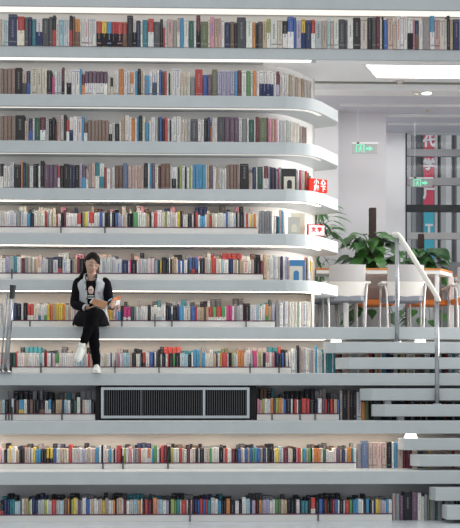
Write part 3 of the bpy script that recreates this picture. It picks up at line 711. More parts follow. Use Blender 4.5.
nt.links.new(tr.outputs[0], mx.inputs[1]); nt.links.new(gl.outputs[0], mx.inputs[2]); nt.links.new(mx.outputs[0], oo.inputs[0])
bm = bmesh.new(); box(bm, .02, XR+.35-xw0, .03, .036, .1, Z(133.5, YWIN, 430)-ZF); from_bm('pane', bm, g, e)
# facade outside
YE = 24.0
e = empty('building_facade', (X(430, YE), YE, 0), 'grey building facade with vertical piers outside the cafe window', 'building')
bm = bmesh.new(); box(bm, X(395, YE+.3), X(520, YE+.3), YE+.3, YE+.5, 0, 9); par(from_bm('wall', bm, mat('facade_dark', (.42, .43, .47), .7, noise=.2, nscale=1.5)), e)
for a, b, c in ((405.5, 411, .62), (411.5, 416, .36), (424, 434, .5), (434.5, 437.5, .75), (441, 446, .52), (446, 451.5, .72), (457, 466, .66)):
    bm = bmesh.new(); box(bm, X(a, YE), X(b, YE), YE, YE+.29, 0, 9); par(from_bm('pier', bm, mat('pier%d' % int(c*100), (c, c*.98, c*.95), .7, noise=.1, nscale=2)), e)
# banner outside
e = empty('hanging_banner', (X(429, YE-.1), YE-.1, 1), 'tall pink and blue hanging banner with white characters outside the window', 'banner')
def ban(name, a, b, p0, p1, m, dy=0):
    bm = bmesh.new(); box(bm, X(a, YE-.1), X(b, YE-.1), YE-.1+dy, YE-.085+dy, Z(p1, YE-.1, 430), Z(p0, YE-.1, 430)); return par(from_bm(name, bm, m), e)
ban('pink_cloth', 424, 434, 120, 206, mat('banner_pink', (.80, .07, .13), .6)); ban('blue_cloth', 424, 434, 206, 262, mat('banner_blue', (.06, .50, .62), .6))
for ch, py in (('代', 142), ('学', 165), ('厂', 194), ('T', 229)):
    c = P(429, py, YE-.12); o = text('character', ch, 12.5/F*YE*.95, c, M_lett, None, off=.012); par(o, e); o.location = c - e.location
# exit signs
M_green = mat('exit_green', (.03, .10, .07), .5, emit=((.25, .90, .58), 1.0)); M_sg = mat('exit_panel', (.36, .37, .37), .4, emit=((.6, .75, .7), .04))
def running_man(bm, x0, x1, z0, z1, y):
    w = x1-x0; h = z1-z0
    def q(pts): vplate(bm, [(x0+a*w, z0+b*h) for a, b in pts], y, y+.002)
    q([(0,0),(.12,0),(.12,1),(0,1)]); q([(.12,.88),(1,.88),(1,1),(.12,1)]); q([(.88,0),(1,0),(1,.88),(.88,.88)])   # doorway
    vplate(bm, [(x0+w*(.55+.10*math.cos(k*math.pi/5)), z0+h*(.74+.09*math.sin(k*math.pi/5))) for k in range(10)], y, y+.002)
    q([(.40,.62),(.62,.66),(.60,.36),(.42,.36)]); q([(.25,.42),(.40,.60),(.44,.52),(.30,.36)]); q([(.60,.62),(.80,.48),(.77,.40),(.60,.52)])
    q([(.42,.38),(.52,.38),(.36,.04),(.24,.06)]); q([(.48,.38),(.60,.38),(.74,.20),(.70,.04),(.62,.06),(.62,.20)])
def exit_sign(pa, pb, pt, pbm, Y, wires, lab, ztop, iconx, arrow):
    x0, x1 = X(pa, Y), X(pb, Y); z1, z0 = Z(pt, Y, 400), Z(pbm, Y, 400); cx = (x0+x1)/2
    e = empty('exit_sign', (cx, Y, ztop), lab, 'exit sign', 'hanging green exit signs')
    zz = ztop
    bm = bmesh.new(); box(bm, x0-cx, x1-cx, 0, .02, z0-zz, z1-zz); bevel(from_bm('panel', bm, M_sg, e), .004)
    bm = bmesh.new(); box(bm, x0-cx-.01, x1-cx+.01, -.008, .028, z1-zz, z1-zz+.018); from_bm('housing', bm, M_white, e)
    bm = bmesh.new(); running_man(bm, X(iconx[0], Y)-cx, X(iconx[1], Y)-cx, z0-zz+.01, z1-zz-.008, -.003); from_bm('pictogram', bm, M_green, e)
    bm = bmesh.new(); a0, a1 = X(arrow[0], Y)-cx, X(arrow[1], Y)-cx; m = (z0+z1)/2-zz; h = (z1-z0)*.28; xm = a0+(a1-a0)*.45
    vplate(bm, [(a0, m-h*.4), (xm, m-h*.4), (xm, m-h), (a1, m), (xm, m+h), (xm, m+h*.4), (a0, m+h*.4)], -.003, -.001); from_bm('arrow', bm, M_green, e)
    for wx in wires:
        bm = bmesh.new(); x = X(wx, Y)-cx; tube(bm, [(x, .01, z1-zz+.017), (x, .01, 0)], .0022, 8); from_bm('wire', bm, M_lett, e)
    bm = bmesh.new(); x = X(wires[0], Y)-cx; box(bm, x-.015, x+.015, -.012, .0, z1-zz, z1-zz+.02); from_bm('clip', bm, M_black, e)
exit_sign(352.5, 377.5, 144, 153.5, 16.6, [358], 'nearer green exit sign hanging before the grey wall, left of the window', zc, (356, 364.5), (366, 373))
exit_sign(410, 432.5, 178.5, 187, 17.6, [415], 'farther green exit sign hanging in front of the window', zc, (413.5, 421), (422, 428))

# ------------------------------------------------------------------ cafe furniture
M_chb = mat('chair_shell', (.45, .43, .42), .5); M_chl = mat('chair_shell_light', (.66, .62, .57), .5); M_seat = mat('seat_grey', (.22, .23, .26), .7, noise=.1, nscale=30)
M_leg = mat('chair_leg', (.52, .50, .49), .35, .4); M_arm = mat('arm_cream', (.78, .74, .70), .5)
M_or = mat('orange_wood', (.62, .22, .05), .45, noise=.15, nscale=12); M_oseat = mat('orange_seat', (.75, .20, .03), .6); M_tp = mat('taupe_back', (.22, .17, .15), .6)
M_tw = mat('table_white', (.78, .76, .73), .4)
def curved_panel(bm, w, z0, z1, bow, t, y0, lean=0, n=12):
    fr, bk = [], []
    for k in range(n+1):
        u = -1+2*k/n; x = u*w/2; y = y0+bow*u*u
        fr.append((x, y)); bk.append((x, y+t))
    for (a, b), (c, d) in zip(zip(fr, fr[1:]), zip(bk, bk[1:])):
        vs = [bm.verts.new((p[0], p[1]-(zz-z0)*lean, zz)) for zz in (z0, z1) for p in (a, b, d, c)]
        for f in ((0,1,5,4),(1,2,6,5),(2,3,7,6),(3,0,4,7),(4,5,6,7),(3,2,1,0)): bm.faces.new([vs[i] for i in f])
    bmesh.ops.remove_doubles(bm, verts=bm.verts[:], dist=1e-5)
def armchair(x, Y, rot, label, seatm=M_seat, backs=(M_chb, M_chl)):
    e = empty('cafe_armchair', (x, Y, ZF), label, 'chair', 'armchairs round the cafe tables'); e.rotation_euler = (0, 0, rot)
    W = .44
    bm = bmesh.new(); curved_panel(bm, W, .60, .80, .035, .018, 0, .10); bevel(from_bm('backrest', bm, backs[0], e, loc=(0, 0, 0)), .006)
    bm = bmesh.new(); curved_panel(bm, W, .41, .60, .035, .018, 0, .0); bevel(from_bm('lower_shell', bm, backs[1], e), .004)
    bm = bmesh.new(); prism(bm, [(-.22, .03), (-.16, .0), (.16, .0), (.22, .03), (.23, .40), (.18, .45), (-.18, .45), (-.23, .40)], .365, .43)
    bevel(from_bm('seat', bm, seatm, e), .012, 3)
    for sx in (-1, 1):
        bm = bmesh.new(); tube(bm, smooth_curve([(sx*.215, .04, .0005), (sx*.225, .03, .4), (sx*.24, .04, .54), (sx*.25, .10, .575)], 5), .013, 12); from_bm('leg', bm, M_leg, e, True)
        bm = bmesh.new(); tube(bm, smooth_curve([(sx*.25, .40, .0005), (sx*.25, .385, .4), (sx*.25, .36, .55), (sx*.25, .30, .575)], 5), .013, 12); from_bm('leg', bm, M_leg, e, True)
        bm = bmesh.new(); box(bm, sx*.252-.034, sx*.252+.034, .045, .37, .576, .606); bevel(from_bm('armrest', bm, M_arm, e), .008, 3)
    bm = bmesh.new(); tube(bm, [(-.22, .04, .385), (.22, .04, .385)], .010, 10); from_bm('stretcher', bm, M_leg, e, True)
    return e
armchair(X(347.5, 14.97), 14.97, 0, 'grey-shelled armchair with back to us, left of the stair handrail, nearest the shelves')
armchair(X(406, 14.97), 14.97, 0, 'grey-shelled armchair with back to us, directly behind the sloping handrail')
armchair(X(372, 16.05), 16.05, math.pi, 'taupe-backed armchair with orange seat across the table, between the two grey ones', M_oseat, (M_tp, M_tp))
armchair(X(424, 16.05), 16.05, math.pi, 'taupe-backed armchair with orange seat across the table, behind the handrail', M_oseat, (M_tp, M_tp))
armchair(X(476, 15.2), 15.2, 0, 'armchair with orange seat cut by the right edge of the photo', M_oseat, (M_chb, M_chl))
# stools
def stool(x, Y, label):
    e = empty('round_stool', (x, Y, ZF), label, 'stool', 'grey round stools beyond the near chairs')
    bm = bmesh.new(); loft(bm, [(0,0,.40,.17,.17),(0,0,.405,.20,.20),(0,0,.44,.205,.205),(0,0,.455,.18,.18)], 28); from_bm('seat', bm, M_seat, e, True)
    for k in range(4):
        a = math.pi/4+k*math.pi/2; bm = bmesh.new(); tube(bm, [(.15*math.cos(a), .15*math.sin(a), .40), (.19*math.cos(a), .19*math.sin(a), .0005)], .012, 10); from_bm('leg', bm, M_leg, e, True)
stool(X(328, 15.95), 15.95, 'grey round stool half hidden behind the rounded ledge ends')
# tables
def table(corners, z, label, legs):
    cx = sum(c[0] for c in corners)/4; cy = sum(c[1] for c in corners)/4
    e = empty('cafe_table', (cx, cy, ZF), label, 'table', 'long cafe tables with orange wood tops')
    pts = [(c[0]-cx, c[1]-cy) for c in corners]
    bm = bmesh.new(); prism(bm, pts, z-.022, z); bevel(from_bm('tabletop', bm, M_or, e), .003)
    ins = [(p[0]*.995, p[1]*.97) for p in pts]
    bm = bmesh.new(); prism(bm, ins, z-.07, z-.0225); bevel(from_bm('apron', bm, M_tw, e), .006)
    for lx, ly, wd in legs:
        bm = bmesh.new(); x, y = lx-cx, ly-cy; box(bm, x-wd/2, x+wd/2, y-.025, y+.025, .0005, z-.0705); bevel(from_bm('leg', bm, M_tw, e), .008, 3)
ya, yb = 15.25, 15.65
cs = [(X(316, ya), ya), (X(441, ya), ya), (X(453, yb), yb), (X(318, yb), yb)]
table(cs, .785, 'long cafe table with orange wood edge and white legs behind the near armchairs', [(X(437.5, ya), ya+.05, .055), (X(450, yb), yb-.04, .075), (X(346, ya), ya+.05, .055), (X(346, yb), yb-.04, .055)])
ya, yb = 15.75, 16.2
cs = [(X(455, ya), ya), (X(530, ya), ya), (X(532, yb), yb), (X(456, yb), yb)]
table(cs, .75, 'second cafe table with orange wood edge cut by the right edge of the photo', [(X(459, ya), ya+.05, .055), (X(459, yb), yb-.04, .055), (X(524, ya), ya+.05, .055), (X(524, yb), yb-.04, .055)])
# low partition / white panels seen under the table: planter pots carry the pothos plants
M_leaf = mat('leaf_green', (.055, .17, .035), .35, noise=.35, nscale=6); M_leaf2 = mat('leaf_dark', (.03, .10, .025), .35, noise=.3, nscale=6)
M_pot = mat('pot_white', (.74, .74, .76), .35); M_soil = mat('soil', (.06, .04, .03), .9, bump=.5, nscale=40); M_pole = mat('coir_pole', (.055, .035, .03), .9, noise=.3, nscale=40, bump=.6); M_stem = mat('stem_green', (.08, .16, .04), .5)
def leaf(bm, base, dirv, up, ln, wd, fold=.18, heart=True, mi=0):
    d = Vector(dirv).normalized(); s = d.cross(Vector(up)).normalized(); u = s.cross(d).normalized(); n = 7
    prof = [0, .62, .95, 1.0, .82, .5, .18, 0] if heart else [0, .35, .7, .95, 1, .8, .45, 0]
    mid, lf, rt = [], [], []
    for k in range(n+1):
        t = k/n; droop = -.35*ln*t*t
        c = Vector(base)+d*ln*t+Vector((0, 0, droop)); w = prof[k]*wd/2
        mid.append(bm.verts.new(c)); lf.append(bm.verts.new(c+s*w+u*w*fold-(d*ln*.12 if (heart and k == 1) else Vector()))); rt.append(bm.verts.new(c-s*w+u*w*fold-(d*ln*.12 if (heart and k == 1) else Vector())))
    for k in range(n):
        for A, Bq in ((mid, lf), (rt, mid)):
            try: f = bm.faces.new((A[k], A[k+1], Bq[k+1], Bq[k])); f.material_index = mi; f.smooth = True
            except ValueError: pass
def pothos(x, Y, poleh, rx, z0, z1, nl, seed, label, lsz=.17, poletw=.045, heart=True, pot=(.20, .45)):
    rg = random.Random(seed); e = empty('potted_plant', (x, Y, ZF), label, 'plant', 'potted plants in the cafe')
    pr, ph = pot
    bm = bmesh.new(); loft(bm, [(0,0,.0005,pr*.75,pr*.75),(0,0,.03,pr*.8,pr*.8),(0,0,ph,pr,pr),(0,0,ph+.001,pr*.92,pr*.92),(0,0,ph-.04,pr*.9,pr*.9)], 32); from_bm('pot', bm, M_pot, e)
    bm = bmesh.new(); loft(bm, [(0,0,ph-.06,pr*.88,pr*.88),(0,0,ph-.03,pr*.87,pr*.87)], 24); from_bm('soil', bm, M_soil, e)
    if poleh:
        bm = bmesh.new(); box(bm, -poletw, poletw, -poletw, poletw, ph-.05, poleh); bevel(from_bm('support_pole', bm, M_pole, e), .01, 3)
    bm = bmesh.new(); sb = bmesh.new()
    for i in range(nl):
        a = rg.uniform(0, 2*math.pi); zz = z0+(z1-z0)*rg.random()**.8; pr2 = .06+rg.random()*rx*(1.0-.45*abs((zz-z0)/(z1-z0)-.45))
        b0 = Vector((.04*math.cos(a), .04*math.sin(a), max(ph-.03, zz-.18))); b1 = Vector((pr2*.75*math.cos(a), pr2*.75*math.sin(a), zz+.03))
        tube(sb, smooth_curve([b0, (b0+b1)/2+Vector((0, 0, .06)), b1], 3), .004, 5)
        l = lsz*rg.uniform(.75, 1.2)
        leaf(bm, b1, (math.cos(a+rg.uniform(-.5, .5)), math.sin(a+rg.uniform(-.5, .5)), rg.uniform(-.7, .25)), (rg.uniform(-.3, .3), -.5+rg.uniform(-.3, .3), 1), l, l*(.72 if heart else .2), heart=heart, mi=rg.choice([0, 0, 1]))
    if poleh and pot[0] > .195:
        for i in range(26):
            a = rg.uniform(0, 2*math.pi); zz = rg.uniform(.22, .42); r_ = pr+rg.uniform(.02, .12)
            b1 = Vector((r_*math.cos(a), r_*math.sin(a), zz)); tube(sb, smooth_curve([Vector((pr*.7*math.cos(a), pr*.7*math.sin(a), ph-.03)), Vector((pr*1.05*math.cos(a), pr*1.05*math.sin(a), ph+.03)), b1], 3), .004, 5)
            leaf(bm, b1, (math.cos(a), math.sin(a), rg.uniform(-.8, 0)), (0, -.6, 1), lsz*.8, lsz*.6, mi=0)
    o = from_bm('foliage', bm, [M_leaf, M_leaf2], e); from_bm('stems', sb, M_stem, e)
def hgt(py, Y, px): return Z(py, Y, px)-ZF
Yq = 16.45
pothos(X(372.5, Yq), Yq, hgt(208, Yq, 372), .40, .72, hgt(236, Yq, 372), 120, 3, 'leafy green climbing plant on a brown pole behind the near table', .20)
pothos(X(421, 17.4), 17.4, hgt(234, 17.4, 420), .36, .72, hgt(252, 17.4, 420), 80, 9, 'leafy green plant on a shorter brown pole in front of the window', .19, .04)
pothos(X(316, 16.3), 16.3, None, .26, .62, hgt(206, 16.2, 322), 110, 12, 'narrow-leaved green plant seen between the rounded ledge ends', .26, heart=False)

# ------------------------------------------------------------------ the reader
M_skin = mat('skin', (.50, .31, .23), .5); M_dk = mat('eye_dark', (.03, .02, .02), .4); M_lip = mat('lip', (.40, .17, .14), .5)
M_hair = mat('black_hair', (.006, .005, .005), .6, spec=.12); M_jack = mat('jacket_grey', (.42, .44, .45), .85, noise=.12, nscale=60); M_slv = mat('sleeve_black', (.004, .004, .006), .7, spec=.06)
M_pant = mat('black_trousers', (.005, .005, .006), .9, spec=.04); M_shirt = mat('black_shirt', (.010, .010, .012), .9, spec=.08); M_shoe = mat('white_shoe', (.66, .67, .62), .6, noise=.06, nscale=40)
M_sole = mat('shoe_sole', (.78, .76, .72), .6); M_strp = mat('white_knit', (.7, .7, .7), .8); M_print = mat('pale_print', (.68, .50, .42), .8)
OR = Vector((X(91, 13.87), 13.87, ZT[7]))
person = empty('person', OR, 'person in grey and black varsity jacket sitting on the ledge reading', 'person')
def V(x, y, z): return Vector((x, y, z))
HC = V(.012, .0, .690); RH = Matrix.Rotation(math.radians(18), 4, 'Z') @ Matrix.Rotation(math.radians(26), 4, 'X') @ Matrix.Rotation(math.radians(6), 4, 'Y')
HM = Matrix.Translation(HC) @ RH; HI = HM.inverted()
def head_pt(v, s=1.0):
    x, y, z = v.x, v.y, v.z
    px_, py_, pz_ = x*.077, y*.094, z*(.104 if z > 0 else .116)
    if z < 0:
        k = (-z)**1.6; px_ *= 1-.42*k; py_ = py_*(1-.30*k) - .016*k
    if z > .2 and y > 0: py_ *= 1.05
    if y < -.2 and z > -.1: py_ *= .97
    return Vector((px_, py_, pz_))*s
def add_head(bm):
    st = len(bm.verts)
    r = bmesh.ops.create_uvsphere(bm, u_segments=36, v_segments=28, radius=1.0)
    for v in r['verts']: v.co = HM @ head_pt(v.co)
    # nose
    for pts, rr in (([(0, -.084, .012), (0, -.098, -.016), (0, -.104, -.032)], [.006, .010, .013]), ([(-.012, -.092, -.034), (.012, -.092, -.034)], [.008, .008]),
                    ([(-.020, -.080, -.062), (0, -.090, -.062), (.020, -.080, -.062)], [.006, .009, .006]),
                    ([(-.072, .005, -.03), (-.078, .012, .0), (-.074, .016, .022)], [.008, .012, .008]), ([(.072, .005, -.03), (.078, .012, .0), (.074, .016, .022)], [.008, .012, .008])):
        tube(bm, [HM @ Vector(p) for p in pts], rr, 10)
bm = bmesh.new(); add_head(bm)
neck0 = V(0, .075, .50)
tube(bm, [V(0, .10, .44), neck0, V(.004, .045, .575), HM @ V(0, .03, -.05)], [.07, .05, .048, .05], 16)
loft(bm, [(0,.12,.04,.13,.10),(0,.12,.08,.155,.12),(0,.12,.20,.125,.095),(0,.12,.30,.135,.10),(0,.11,.40,.155,.10),(0,.10,.47,.15,.085),(0,.10,.515,.07,.06)], 24)
# arms
sL, eL, wL = V(-.150, .10, .475), V(-.178, .03, .245), V(-.03, -.13, .185)
sR, eR, wR = V(.155, .10, .475), V(.205, .0, .25), V(.245, -.17, .195)
for s_, e_, w_ in ((sL, eL, wL), (sR, eR, wR)):
    tube(bm, [s_, s_.lerp(e_, .5), e_, e_.lerp(w_, .5), w_], [.046, .042, .036, .032, .024], 14)
# legs
hU, kU, aU, tU = V(.080, .10, .105), V(.050, -.33, .105), V(-.060, -.40, -.235), V(-.10, -.50, -.315)     # crossed leg
hD, kD, aD = V(-.080, .10, .105), V(.035, -.31, .0), V(.080, -.235, -.44)
for a, b, c in ((hU, kU, aU), (hD, kD, aD)):
    tube(bm, [a, a.lerp(b, .5), b, b.lerp(c, .35), b.lerp(c, .7), c], [.070, .062, .050, .046, .034, .028], 16)
tube(bm, [aU, aU.lerp(tU, .4), aU.lerp(tU, .6)], [.030, .022, .015], 12); tube(bm, [aD, aD+V(.0, -.05, -.045), aD+V(.005, -.12, -.062)], [.032, .032, .022], 12)
# hands
def hand(bm, w, dirv, palmn, side, curl):
    d = dirv.normalized(); n = palmn.normalized(); s = d.cross(n).normalized()*side
    tube(bm, [w, w+d*.035, w+d*.075], [(.024, .017), (.036, .015), (.037, .014)], 12)
    for i, (off, ln) in enumerate(((.029, .062), (.010, .070), (-.010, .066), (-.028, .052))):
        b0 = w+d*.072+s*off; b1 = b0+(d*math.cos(curl*.5)+n*math.sin(curl*.5))*ln*.5; b2 = b1+(d*math.cos(curl*1.3)+n*math.sin(curl*1.3))*ln*.32; b3 = b2+(d*math.cos(curl*2)+n*math.sin(curl*2))*ln*.25
        tube(bm, [w+d*.05+s*off*.9, b0, b1, b2, b3], [.009, .009, .0085, .008, .006], 8)
    t0 = w+d*.022+s*.030; t1 = t0+(d*.6+s*.75+n*.2).normalized()*.035; t2 = t1+(d*.85+s*.35+n*.4).normalized()*.028
    tube(bm, [w+d*.015+s*.012, t0, t1, t2], [.012, .012, .010, .007], 8)
BC = V(.165, -.23, .205)   # book spine, lower middle
hand(bm, wL, V(.085, -.05, .0), V(0, .25, 1), 1, .5)
hand(bm, wR, V(.012, -.065, .01), V(-.75, .1, .55), -1, .8)
bmesh.ops.recalc_face_normals(bm, faces=bm.faces[:])
me = bpy.data.meshes.new('b'); bm.to_mesh(me); bm.free()
tmp = bpy.data.objects.new('t', me); COL.objects.link(tmp)
md = tmp.modifiers.new('r', 'REMESH'); md.mode = 'VOXEL'; md.voxel_size = .0048; md.use_smooth_shade = True
sm_ = tmp.modifiers.new('s', 'SMOOTH'); sm_.factor = .5; sm_.iterations = 2
bpy.context.view_layer.update()
me2 = bpy.data.meshes.new_from_object(tmp.evaluated_get(bpy.context.evaluated_depsgraph_get())); bpy.data.objects.remove(tmp)
me2.materials.clear()
body = link('body', me2, [M_skin, M_dk, M_lip], person)
for p in me2.polygons:
    p.use_smooth = True
    c = HI @ p.center
    if c.y < -.045 and abs(c.z) < .1 and abs(c.x) < .07:
        ax = abs(c.x)
        if (c.x/.024)**2 + ((c.z+.062)/.009)**2 < 1: p.material_index = 2
# clothing helpers
def cloth(name, build, m, sm=True):
    bm = bmesh.new(); build(bm); return from_bm(name, bm, m, person, sm)
def b_(bm):
    loft(bm, [(0,.12,.05,.168,.135),(0,.12,.10,.17,.135),(0,.12,.2,.145,.115),(0,.12,.3,.152,.118),(0,.11,.4,.168,.115),(0,.10,.46,.162,.10),(0,.095,.505,.115,.082),(0,.085,.535,.062,.06)], 28)
# shirt core just over the skin, jacket shell open at the front
cloth('t_shirt', lambda bm: loft(bm, [(0,.12,.02,.160,.126),(0,.12,.10,.160,.128),(0,.12,.2,.135,.108),(0,.12,.3,.142,.110),(0,.11,.4,.158,.107),(0,.10,.46,.150,.092),(0,.09,.50,.075,.066)], 28), M_shirt)
RJ = [(.035,.185,.150),(.05,.187,.152),(.10,.182,.150),(.2,.160,.134),(.3,.166,.134),(.38,.178,.130),(.43,.180,.122),(.47,.165,.108),(.50,.125,.092),(.525,.085,.078)]
def jack(bm):
    n = 40; rows = []
    for z, rx, ry in RJ:
        cy = .12 if z < .35 else .12-(z-.35)*.2
        gap = math.radians(14 if z < .38 else 14+(z-.38)*70)     # opening around -Y
        pts_o = []
        for k in range(n+1):
            a = -math.pi/2+gap+(2*math.pi-2*gap)*k/n
            pts_o.append(V(rx*math.cos(a), cy+ry*math.sin(a), z))
        rows.append(pts_o)
    vo = [[bm.verts.new(p) for p in r] for r in rows]
    for a, b in zip(vo, vo[1:]):
        for k in range(n): bm.faces.new((a[k], a[k+1], b[k+1], b[k]))
jo = cloth('jacket', jack, M_jack); md = jo.modifiers.new('s', 'SOLIDIFY'); md.thickness = .012; md.offset = 0
def collar(bm):
    for sx in (-1, 1):
        tube(bm, smooth_curve([V(sx*.062, -.012, .475), V(sx*.072, .01, .53), V(sx*.062, .07, .562), V(0, .125, .572)], 5), [(.012, .022)]*16, 10)
co = cloth('collar', collar, M_jack); co['label'] = 'grey stand-up collar'
def collar_stripe(bm):
    for sx in (-1, 1): tube(bm, smooth_curve([V(sx*.050, -.018, .49), V(sx*.060, .0, .535), V(sx*.055, .06, .575)], 5), .006, 8)
cs_ = cloth('collar_stripe', collar_stripe, M_slv); cs_.parent = jo; cs_['label'] = 'black collar stripe'
for s_, e_, w_, nm in ((sL, eL, wL, 'sleeve'), (sR, eR, wR, 'sleeve')):
    top = s_ + (V(.035, 0, .02) if s_.x < 0 else V(-.035, 0, .02))
    sl = cloth('sleeve', lambda bm: tube(bm, smooth_curve([top, s_, s_.lerp(e_, .5)+V(.0, -.005, .0), e_, e_.lerp(w_, .5), e_.lerp(w_, .86)], 4), [.050]*2+[.056]*3+[.056]*4+[.052]*4+[.052]*3+[.046]*3+[.038]*2, 18), M_slv)
    sl.parent = jo; sl['label'] = 'black sleeve'
    for i, (a, b, m) in enumerate(((.84, .885, M_strp), (.885, .915, M_slv), (.915, .955, M_strp), (.955, 1.0, M_slv))):
        q = cloth('cuff_band', lambda bm: tube(bm, [e_.lerp(w_, a), e_.lerp(w_, b)], [.040-.006*i/3, .040-.006*(i+1)/3], 18), m); q.parent = sl
        if m is M_strp: q['label'] = 'white cuff band'
for x, z in ((-.052, .40), (-.045, .30), (-.044, .20)):
    q = cloth('button', lambda bm: tube(bm, [V(x, -.022, z), V(x, -.030, z)], .008, 12), M_dk); q.parent = jo
q = cloth('badge', lambda bm: tube(bm, [V(.085, .006, .36), V(.090, -.014, .36)], .010, 10), mat('badge_pink', (.6, .2, .15), .5)); q.parent = jo; q['label'] = 'small red badge'
# shirt print: pale oval with dark marks and white stripes
pr_ = cloth('shirt_print', lambda bm: tube(bm, smooth_curve([V(.0, -.004, .35), V(.0, -.014, .39), V(0, -.010, .435)], 3), [(.018,.006),(.024,.008),(.029,.009),(.031,.010),(.029,.009),(.022,.008),(.010,.005)], 16), M_print); pr_['label'] = 'pale oval print'
for x in (-.011, .011):
    q = cloth('print_mark', lambda bm: tube(bm, [V(x, -.010, .395), V(x, -.027, .395)], .007, 10), M_dk); q.parent = pr_
for z in (.325, .30):
    q = cloth('shirt_stripe', lambda bm: box(bm, -.032, .032, -.016, .03, z, z+.009), M_strp, False)
# jacket hem band
def hem(bm):
    loft(bm, [(0,.12,.012,.185,.15),(0,.12,.02,.19,.155),(0,.12,.045,.19,.154),(0,.12,.05,.184,.148)], 32)
hm = cloth('hem_band', hem, M_slv); hm.parent = jo; hm['label'] = 'black knitted hem with white dots'
def dots(bm):
    for k in range(10):
        a = math.radians(185+k*9); x, y = .193*math.cos(a), .12+.157*math.sin(a)
        for zz in (.02, .038): box(bm, x-.005, x+.005, y-.004, y+.004, zz, zz+.007)
q = cloth('hem_dots', dots, M_strp, False); q.parent = jo
# trousers
def pants(bm):
    loft(bm, [(0,.12,.004,.172,.135),(0,.12,.03,.178,.14),(0,.12,.10,.165,.13),(0,.12,.14,.15,.12)], 26)
    for a, b, c in ((hU, kU, aU), (hD, kD, aD)):
        tube(bm, smooth_curve([a, a.lerp(b, .5), b+V(0, -.008, .0), b.lerp(c, .35), b.lerp(c, .7), b.lerp(c, 1.06)], 4), [.088]*3+[.080]*3+[.074]*3+[.066]*3+[.058]*3+[.048]*3+[.040]*3, 18)
bm = bmesh.new(); pants(bm); bmesh.ops.recalc_face_normals(bm, faces=bm.faces[:]); me = bpy.data.meshes.new('p'); bm.to_mesh(me); bm.free()
tmp = bpy.data.objects.new('t', me); COL.objects.link(tmp); md = tmp.modifiers.new('r', 'REMESH'); md.mode = 'VOXEL'; md.voxel_size = .007; md.use_smooth_shade = True
sm_ = tmp.modifiers.new('s', 'SMOOTH'); sm_.factor = .5; sm_.iterations = 4
bpy.context.view_layer.update()
me2 = bpy.data.meshes.new_from_object(tmp.evaluated_get(bpy.context.evaluated_depsgraph_get())); bpy.data.objects.remove(tmp); me2.materials.clear()
link('trousers', me2, M_pant, person)
# skirt-like tunic hem spreading over the seat edge
def tunic(bm):
    prof = [(-.20,.05,.0),(-.205,-.02,.02),(-.18,-.10,.01),(-.10,-.16,.0),(.02,-.19,.0),(.12,-.17,.0),(.19,-.10,.005),(.205,-.01,.0)]
    up = [(-.15,.08,.14),(-.15,.0,.15),(-.12,-.06,.165),(-.06,-.10,.175),(.02,-.12,.18),(.09,-.11,.18),(.14,-.05,.165),(.15,.05,.14)]
    a = [bm.verts.new(V(*p)) for p in smooth_curve(prof, 4)]; b = [bm.verts.new(V(*p)) for p in smooth_curve([(p[0]*.6+q[0]*.4, p[1]*.7+q[1]*.3, (p[2]+q[2])*.62) for p, q in zip(prof, up)], 4)]; c = [bm.verts.new(V(*p)) for p in smooth_curve(up, 4)]
    for r0, r1 in ((a, b), (b, c)):
        for k in range(len(a)-1): bm.faces.new((r0[k], r0[k+1], r1[k+1], r1[k]))
tn = cloth('tunic_hem', tunic, M_shirt); md = tn.modifiers.new('s', 'SOLIDIFY'); md.thickness = .008
# shoes
def shoe(ank, toe, flatdown, name='shoe'):
    d = (toe-ank); d.normalize()
    bmS = bmesh.new(); heel = ank - d*.035 + flatdown*.035
    up = -flatdown
    L_ = .215; side = d.cross(up).normalized(); rings = []
    for t, w, h in ((0, .020, .030), (.08, .032, .075), (.25, .037, .088), (.42, .039, .078), (.62, .042, .056), (.82, .038, .034), (.95, .026, .024), (1.0, .010, .014)):
        c = heel + d*L_*t + flatdown*.005
        ring = []
        for k in range(14):
            a = 2*math.pi*k/14; yy = math.sin(a); ring.append(bmS.verts.new(c + side*w*math.cos(a) + up*(h*(yy if yy > 0 else yy*.12))))
        rings.append(ring)
    for a, b in zip(rings, rings[1:]):
        for k in range(14): bmS.faces.new((a[k], a[(k+1) % 14], b[(k+1) % 14], b[k]))
    bmS.faces.new(rings[0][::-1]); bmS.faces.new(rings[-1])
    o = from_bm(name, bmS, M_shoe, person, True)
    bmS = bmesh.new(); tube(bmS, [ank+d*.004+flatdown*.02, ank+d*.004-flatdown*.028, ank-flatdown*.045], [.041, .042, .041], 16); q = from_bm('shoe_collar', bmS, M_shoe, o, True)
    bmS = bmesh.new(); rings = []
    for t, w in ((-.02, .018), (.05, .032), (.25, .036), (.62, .044), (.85, .040), (.98, .022)):
        c = heel + d*L_*t + flatdown*.004
        rings.append([bmS.verts.new(c-side*w), bmS.verts.new(c+side*w), bmS.verts.new(c+side*w+flatdown*.018), bmS.verts.new(c-side*w+flatdown*.018)])
    for a, b in zip(rings, rings[1:]):
        for k in range(4): bmS.faces.new((a[k], a[(k+1) % 4], b[(k+1) % 4], b[k]))
    bmS.faces.new(rings[0][::-1]); bmS.faces.new(rings[-1]); from_bm('sole', bmS, M_sole, o)
    bmS = bmesh.new()
    for t in (.34, .42, .50):
        c = heel + d*L_*t + up*(.070 - (t-.34)*.15); tube(bmS, [c-side*.022, c+side*.022], .004, 6)
    from_bm('laces', bmS, M_strp, o)
dU = (tU-aU).normalized(); shoe(aU+dU*.02, tU+V(-.01, -.02, -.03), (V(.0, .45, -.62) - V(.0, .45, -.62).dot(dU)*dU).normalized())
z8 = ZT[8]-ZT[7]
shoe(V(.080, -.215, z8+.06), V(.090, -.6, z8+.06), V(0, 0, -1))
